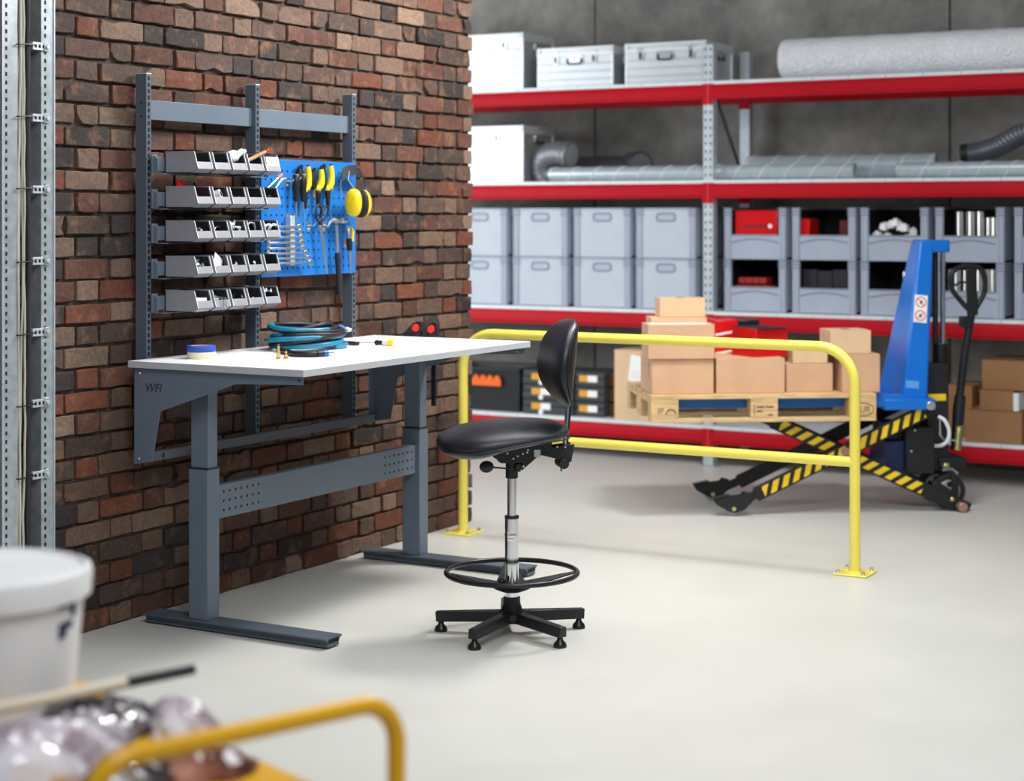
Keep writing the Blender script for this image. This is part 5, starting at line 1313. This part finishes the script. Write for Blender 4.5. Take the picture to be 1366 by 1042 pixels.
# ================================================================== PALLET
pal = thing('wooden_pallet', TO+E1*(pu0+.6)+E2*(PV0+.4)+EZ*pz0, 'pale wooden pallet raised on the blue forks of the truck', 'pallet', rz=TA)
rnd = random.Random(5)
def plank(x0, x1, y0, y1, z0, z1, m=wood, name='board'): return MB(TF).box(x0, x1, y0, y1, z0, z1).out(name, m, pal, .002)
L_ = 1.2
for v, w_ in ((0, .145), (.180, .10), (.3275, .145), (.52, .10), (.655, .145)):
    plank(pu0+rnd.uniform(-.004, .004), pu0+L_, PV0+v, PV0+v+w_, pz1-.022, pz1)
for u in (0, .5275, 1.055): plank(pu0+u, pu0+u+.145, PV0, PV0+.8, pz1-.044, pz1-.0225)
blocks = {}
for i, u in enumerate((0, .5275, 1.055)):
    for j, v in enumerate((0, .3275, .655)):
        w_ = .145 if j == 1 else .10
        vv = PV0+v+(.045 if j == 2 else 0)
        blocks[i, j] = plank(pu0+u, pu0+u+.145, vv, vv+w_, pz0+.022, pz1-.0445, name='block')
for v, w_ in ((0, .10), (.3275, .145), (.70, .10)): plank(pu0, pu0+L_, PV0+v, PV0+v+w_, pz0, pz0+.0215)
def mark(i, s, size, du=.0725):
    p = TF @ Vector((pu0+(0, .5275, 1.055)[i]+du, PV0-.0006, (pz0+.022+pz1-.0445)/2))
    return text('branding', s, size, fr(p, ex=E1, ey=EZ, ez=-E2), ink_brown, blocks[i, 0], .0003)
mark(2, 'EUR', .045); mark(0, 'IP', .045, .05)
c = Vector((pu0+1.055+.0725, PV0-.0008, (pz0+.022+pz1-.0445)/2))
MB(TF).tube([c+Vector((.058*math.cos(2*math.pi*i/28), 0, .034*math.sin(2*math.pi*i/28))) for i in range(28)], .002, 5, True).out('branding_oval', ink_brown, blocks[2, 0])
c = Vector((pu0+.105, PV0-.0008, (pz0+.022+pz1-.0445)/2))
MB(TF).tube(arc(c+Vector((0, 0, -.016)), .026, 0, 180, (1, 0, 0), (0, 0, 1), 12), .0028, 5).out('branding_arch', ink_brown, blocks[0, 0])
c = Vector((pu0+.5275+.0725, PV0-.0006, (pz0+.022+pz1-.0445)/2))
MB(TF).box(c.x-.055, c.x-.051, c.y-.0004, c.y, c.z-.03, c.z+.03).out('branding_bar', ink_brown, blocks[1, 0])
for k, (a, b_, zz) in enumerate(((-.04, .0, .018), (.006, .05, .018), (-.04, -.01, -.004), (.02, .045, -.024))):
    MB(TF).box(c.x+a, c.x+b_, c.y-.0004, c.y, c.z+zz-.004, c.z+zz+.004).out('branding_line', ink_brown, blocks[1, 0])

# ---- boxes on the pallet
def pbox(name, x0, x1, ytop, vf, dep, m, label, zb=None, yaw=0, tape=True, cat='box'):
    u0, _ = tv(vf, x0, 480); u1, _ = tv(vf, x1, 480); z1 = tv(vf, (x0+x1)/2, ytop)[1]; zb = (pz1 if zb is None else zb)+.0008
    c = TO+E1*((u0+u1)/2)+E2*(vf+dep/2); w_ = (u1-u0)/2; f = fr((c.x, c.y, 0), TA+yaw)
    t = thing(name, (c.x, c.y, zb), label, cat, rz=TA+yaw)
    MB(f).box(-w_, w_, -dep/2, dep/2, zb, z1-.002).out('body', m, t, .003)
    MB(f).box(-w_, w_, -dep/2, -.001, z1-.003, z1).out('flap', m, t, .001); MB(f).box(-w_, w_, .001, dep/2, z1-.003, z1).out('flap', m, t, .001)
    if tape: MB(f).box(-w_-.0006, w_+.0006, -.024, .024, z1-.05, z1+.0006).out('tape', tape_clear, t)
    if tape == 2: MB(f).box(-.022, .022, -dep/2-.0006, dep/2, z1-.055, z1+.0006).out('tape', tape_clear, t)
    return z1, t, f, w_
zA1, t_, f, w_ = pbox('cardboard_box', 869.5, 952, 479, -.11, .36, card, 'large plain box on the pallet at the bottom of the tallest pile')
MB(f).box(-w_-.0008, -w_+.004, -.10, -.092, zA1-.10, zA1-.002).out('hand_slot', ink_brown, t_)
zA2, t_, f, w_ = pbox('cardboard_box', 864.5, 953, 433, -.125, .20, card, 'wide box with a pale torn strip on the tallest pile', zA1)
MB(f).box(-w_+.01, w_-.04, -.09, -.02, zA2, zA2+.004).out('paper_strip', paper, t_, .001)
zA3, *_ = pbox('cardboard_box', 869, 943, 423.5, .08, .17, card2, 'box standing behind the wide one, carrying the topmost box', zA1)
pbox('cardboard_box', 880, 941, 398, .09, .15, card2, 'topmost small box of the tallest pile with tape wrapped round it', zA3, tape=2)
zB1, *_ = pbox('cardboard_box', 955.5, 1047, 478, -.10, .34, card, 'plain wide box on the pallet carrying the glossy red box')
u0, _ = tv(.02, 1010, 480)
zR, t_, f, w_ = pbox('red_box', 992, 1046, 438, -.02, .20, red, 'glossy red shrink-wrapped box on the middle cardboard box', zB1, yaw=math.radians(26), tape=False)
MB(f).box(-w_+.01, w_-.01, -.12, .12, zR, zR+.003).out('dark_print', ink, t_)
zR2, t_, f, w_ = pbox('red_box', 953, 984, 427, .25, .18, red, 'red shrink-wrapped box standing behind the tallest pile', pz1, tape=False)
for zz in (.5, .78): MB(f).bar((-w_*.9, -.0904, pz1+(zR2-pz1)*zz), (w_*.9, -.0904, pz1+(zR2-pz1)*zz+.02), .0006, .012).out('print_stripe', paper, t_)
zK, *_ = pbox('black_box', 984.5, 1013, 427, .25, .18, mat('black_gloss', '17181a', .3), 'black glossy box behind the red shrink-wrapped box', pz1, tape=False)
zC1, *_ = pbox('cardboard_box', 1049, 1111, 485, -.04, .30, card, 'low plain box on the pallet under a small taped box')
pbox('cardboard_box', 1057.5, 1104, 462, -.03, .22, card2, 'small taped box stacked on the low plain box', zC1, tape=2)
zD1, *_ = pbox('cardboard_box', 1123.5, 1174, 472.5, -.09, .27, card, 'upright box at the end of the pallet beside the blue backrest')
pbox('cardboard_box', 1108, 1162, 441, -.07, .22, card2, 'small taped box on the upright box beside the blue backrest', zD1, tape=2)

# ================================================================== FOREGROUND TROLLEY WITH BUCKET
HR = atD(3.0, 505, 940); hz = HR.z; HA_ = atD(3.0, 514, 937)
zh = CH-651*3.0/F
pr_ = onZ(zh, 500, 938); pl_ = onZ(zh, 140, 1016)
hd = (pr_-pl_); hw = hd.length; hd.normalize(); hp = Vector((-hd.y, hd.x, 0))           # hp points to the trolley bed
if hp.dot(Vector((-SN, CS, 0))) < 0: hp = -hp
zd = .64
tro = thing('hand_trolley', (pl_+pr_)*.5+hp*.45-EZ*zh, 'yellow steel hand trolley with a tubular end hoop', 'trolley')
A_, B_ = pl_-hd*.03, pr_+hd*.045; rb = .075
pts = [A_-EZ*(zh-.16), A_-EZ*.3, A_-EZ*rb]+arc(A_+hd*rb-EZ*rb, rb, 180, 90, hd, EZ, 8)[1:]+arc(B_-hd*rb-EZ*rb, rb, 90, 0, hd, EZ, 8)+[B_-EZ*.3, B_-EZ*(zh-.16)]
MB().tube(pts, .016, 16).out('hoop', yellow_cart, tro, ang=70)
G = lambda s, t_: A_*(1-s)+B_*s+hp*t_
def slab(z0, z1, inset=.0, ln=.95):
    a, b_, c, d = [Vector((p.x, p.y, 0)) for p in (G(0, .02), G(.80, .02), G(.80, ln), G(0, ln))]
    return MB().hexa([p+EZ*z0 for p in (a, b_, c, d)]+[p+EZ*z1 for p in (a, b_, c, d)])
slab(zd-.03, zd, .0).out('upper_deck', yellow_cart, tro, .006)
slab(.20, .235).out('lower_deck', yellow_cart, tro, .006)
for s in (0, 1):
    p = G(.02+.76*s, .90); MB().tube([Vector((p.x, p.y, .16)), Vector((p.x, p.y, zd-.02))], .0135, 14).out('rear_post', yellow_cart, tro)
    for t_ in (.08, .88):
        p = G(.06+.70*s, t_); c = Vector((p.x, p.y, .0625))
        MB().cyl(c-hd*.016, c+hd*.016, .062, n=24).out('wheel', rubber, tro, .006)
        MB().box(p.x-.02, p.x+.02, p.y-.02, p.y+.02, .06, .205).out('wheel_fork', zinc, tro, .003)
# bucket standing on the upper deck
bd_ = 3.42; bc = atD(bd_, -22, 800); br_ = .205
zl = CH-(757-YH)*bd_/F
bk = thing('white_bucket', Vector((bc.x, bc.y, zd)), 'white plastic bucket with a lid and blue marks on the trolley', 'bucket')
c = Vector((bc.x, bc.y, 0))
MB().lathe([(br_*.80, zd+.001), (br_*.815, zd+.004), (br_*.93, zl-.03), (br_*.93, zl-.028)], c, 48).out('body', white, bk)
MB().lathe([(br_*.94, zl-.055), (br_*.985, zl-.052), (br_*1.0, zl-.012), (br_*.985, zl-.002), (br_*.93, zl+.002), (br_*.90, zl-.006), (0.0, zl-.006)], c, 48).out('lid', white, bk, ang=50)
toc = (-c).normalized(); tr_ = Vector((-toc.y, toc.x, 0))
def bmark(px, py, wpx, hpx):
    z = CH-(py-YH)*bd_*.95/F; rr2 = br_*(.80+.13*(z-zd)/(zl-zd))+.005; a0 = math.asin(max(-.99, min(.99, (px+22)/F*bd_/br_*.98)))
    dw = wpx/F*bd_/rr2/max(.3, math.cos(a0)); hh = hpx/F*bd_/2
    Gm = [[c+EZ*zz+(toc*math.cos(a)+tr_*math.sin(a))*rr2 for a in [a0-dw/2+dw*i/4 for i in range(5)]] for zz in (z-hh, z+hh)]
    MB().sheet(Gm, (0, 0, 0.0001)).out('printed_mark', ink_blue, bk)
for m_ in ((86, 818, 10, 18), (97, 812, 12, 9), (99, 824, 10, 8), (104, 828, 6, 26), (90, 858, 10, 20), (99, 852, 9, 10)): bmark(*m_)
hpz = zl-.055
pts = [c+(toc*math.cos(a)+tr_*math.sin(a))*(br_*.99+.004)+EZ*(hpz-.03*math.cos((a-.1)*1.0)) for a in [-1.2+i*.12 for i in range(12)]]
MB().tube(pts, .004, 8).out('bail_handle', zinc, bk)
# crumpled wrapping film piled on the deck, and a pole across it
rnd = random.Random(11)
def heap_film(c, rx, ry, h, label, seed, m):
    rnd = random.Random(seed); n, mm = 30, 11; R = []
    ph = [rnd.uniform(0, 6.28) for _ in range(8)]
    for j in range(mm):
        a = math.pi/2*j/(mm-1); ring = []
        for i in range(n):
            t = 2*math.pi*i/n
            k = 1+.13*math.sin(3*t+ph[0])+.09*math.sin(7*t+ph[1]+j*.8)+.06*math.sin(11*t+ph[2]-j)
            z = h*math.sin(a)*(1+.16*math.sin(4*t+ph[3])*math.cos(a)+.10*math.sin(9*t+ph[4]+j))
            r = math.cos(a)*k if j < mm-1 else .02
            ring.append(c+hd*(rx*r*math.cos(t))+hp*(ry*r*math.sin(t))+EZ*max(0, z))
        R.append(ring)
    return MB().rings(R).out('wrapping_film', m, label=label, cat='plastic wrap', ang=25)
def deckpt(s, t_): p = G(s, t_); return Vector((p.x, p.y, zd+.001))
def hp_(x, y): q = onZ(zd+.03, x, y); q.z = zd+.001; return q
heap_film(hp_(40, 1010), .15, .11, .085, 'crumpled white and pinkish plastic wrap at the front of the trolley deck', 3, MATS['film_white'])
heap_film(hp_(270, 1008), .085, .075, .045, 'crumpled brown wrapping beside the hoop on the trolley deck', 5, MATS['film_brown'])
heap_film(hp_(130, 958), .12, .10, .062, 'crumpled dark plastic wrap under the long pole', 8, MATS['film_dark'])
heap_film(hp_(175, 1020), .075, .07, .05, 'crumpled dark grey wrap lying just inside the hoop', 19, MATS['film_dark'])
heap_film(hp_(240, 955), .058, .075, .058, 'crumpled clear white plastic wrap along the far edge of the deck', 12, MATS['film_white'])
heap_film(hp_(-60, 978), .09, .06, .06, 'crumpled dark plastic wrap in front of the white bucket', 15, MATS['film_dark'])
a, b_ = onZ(.722, -160, 977), onZ(.722, 258, 893)
po = thing('broom_pole', a, 'long pale pole with a dark end lying across the plastic wrap', 'pole')
m1 = a.lerp(b_, .76)
MB().cyl(a, m1, .0115, n=14).out('shaft', stick_cream, po); MB().cyl(m1, b_, .0105, n=14).out('dark_end', black, po)
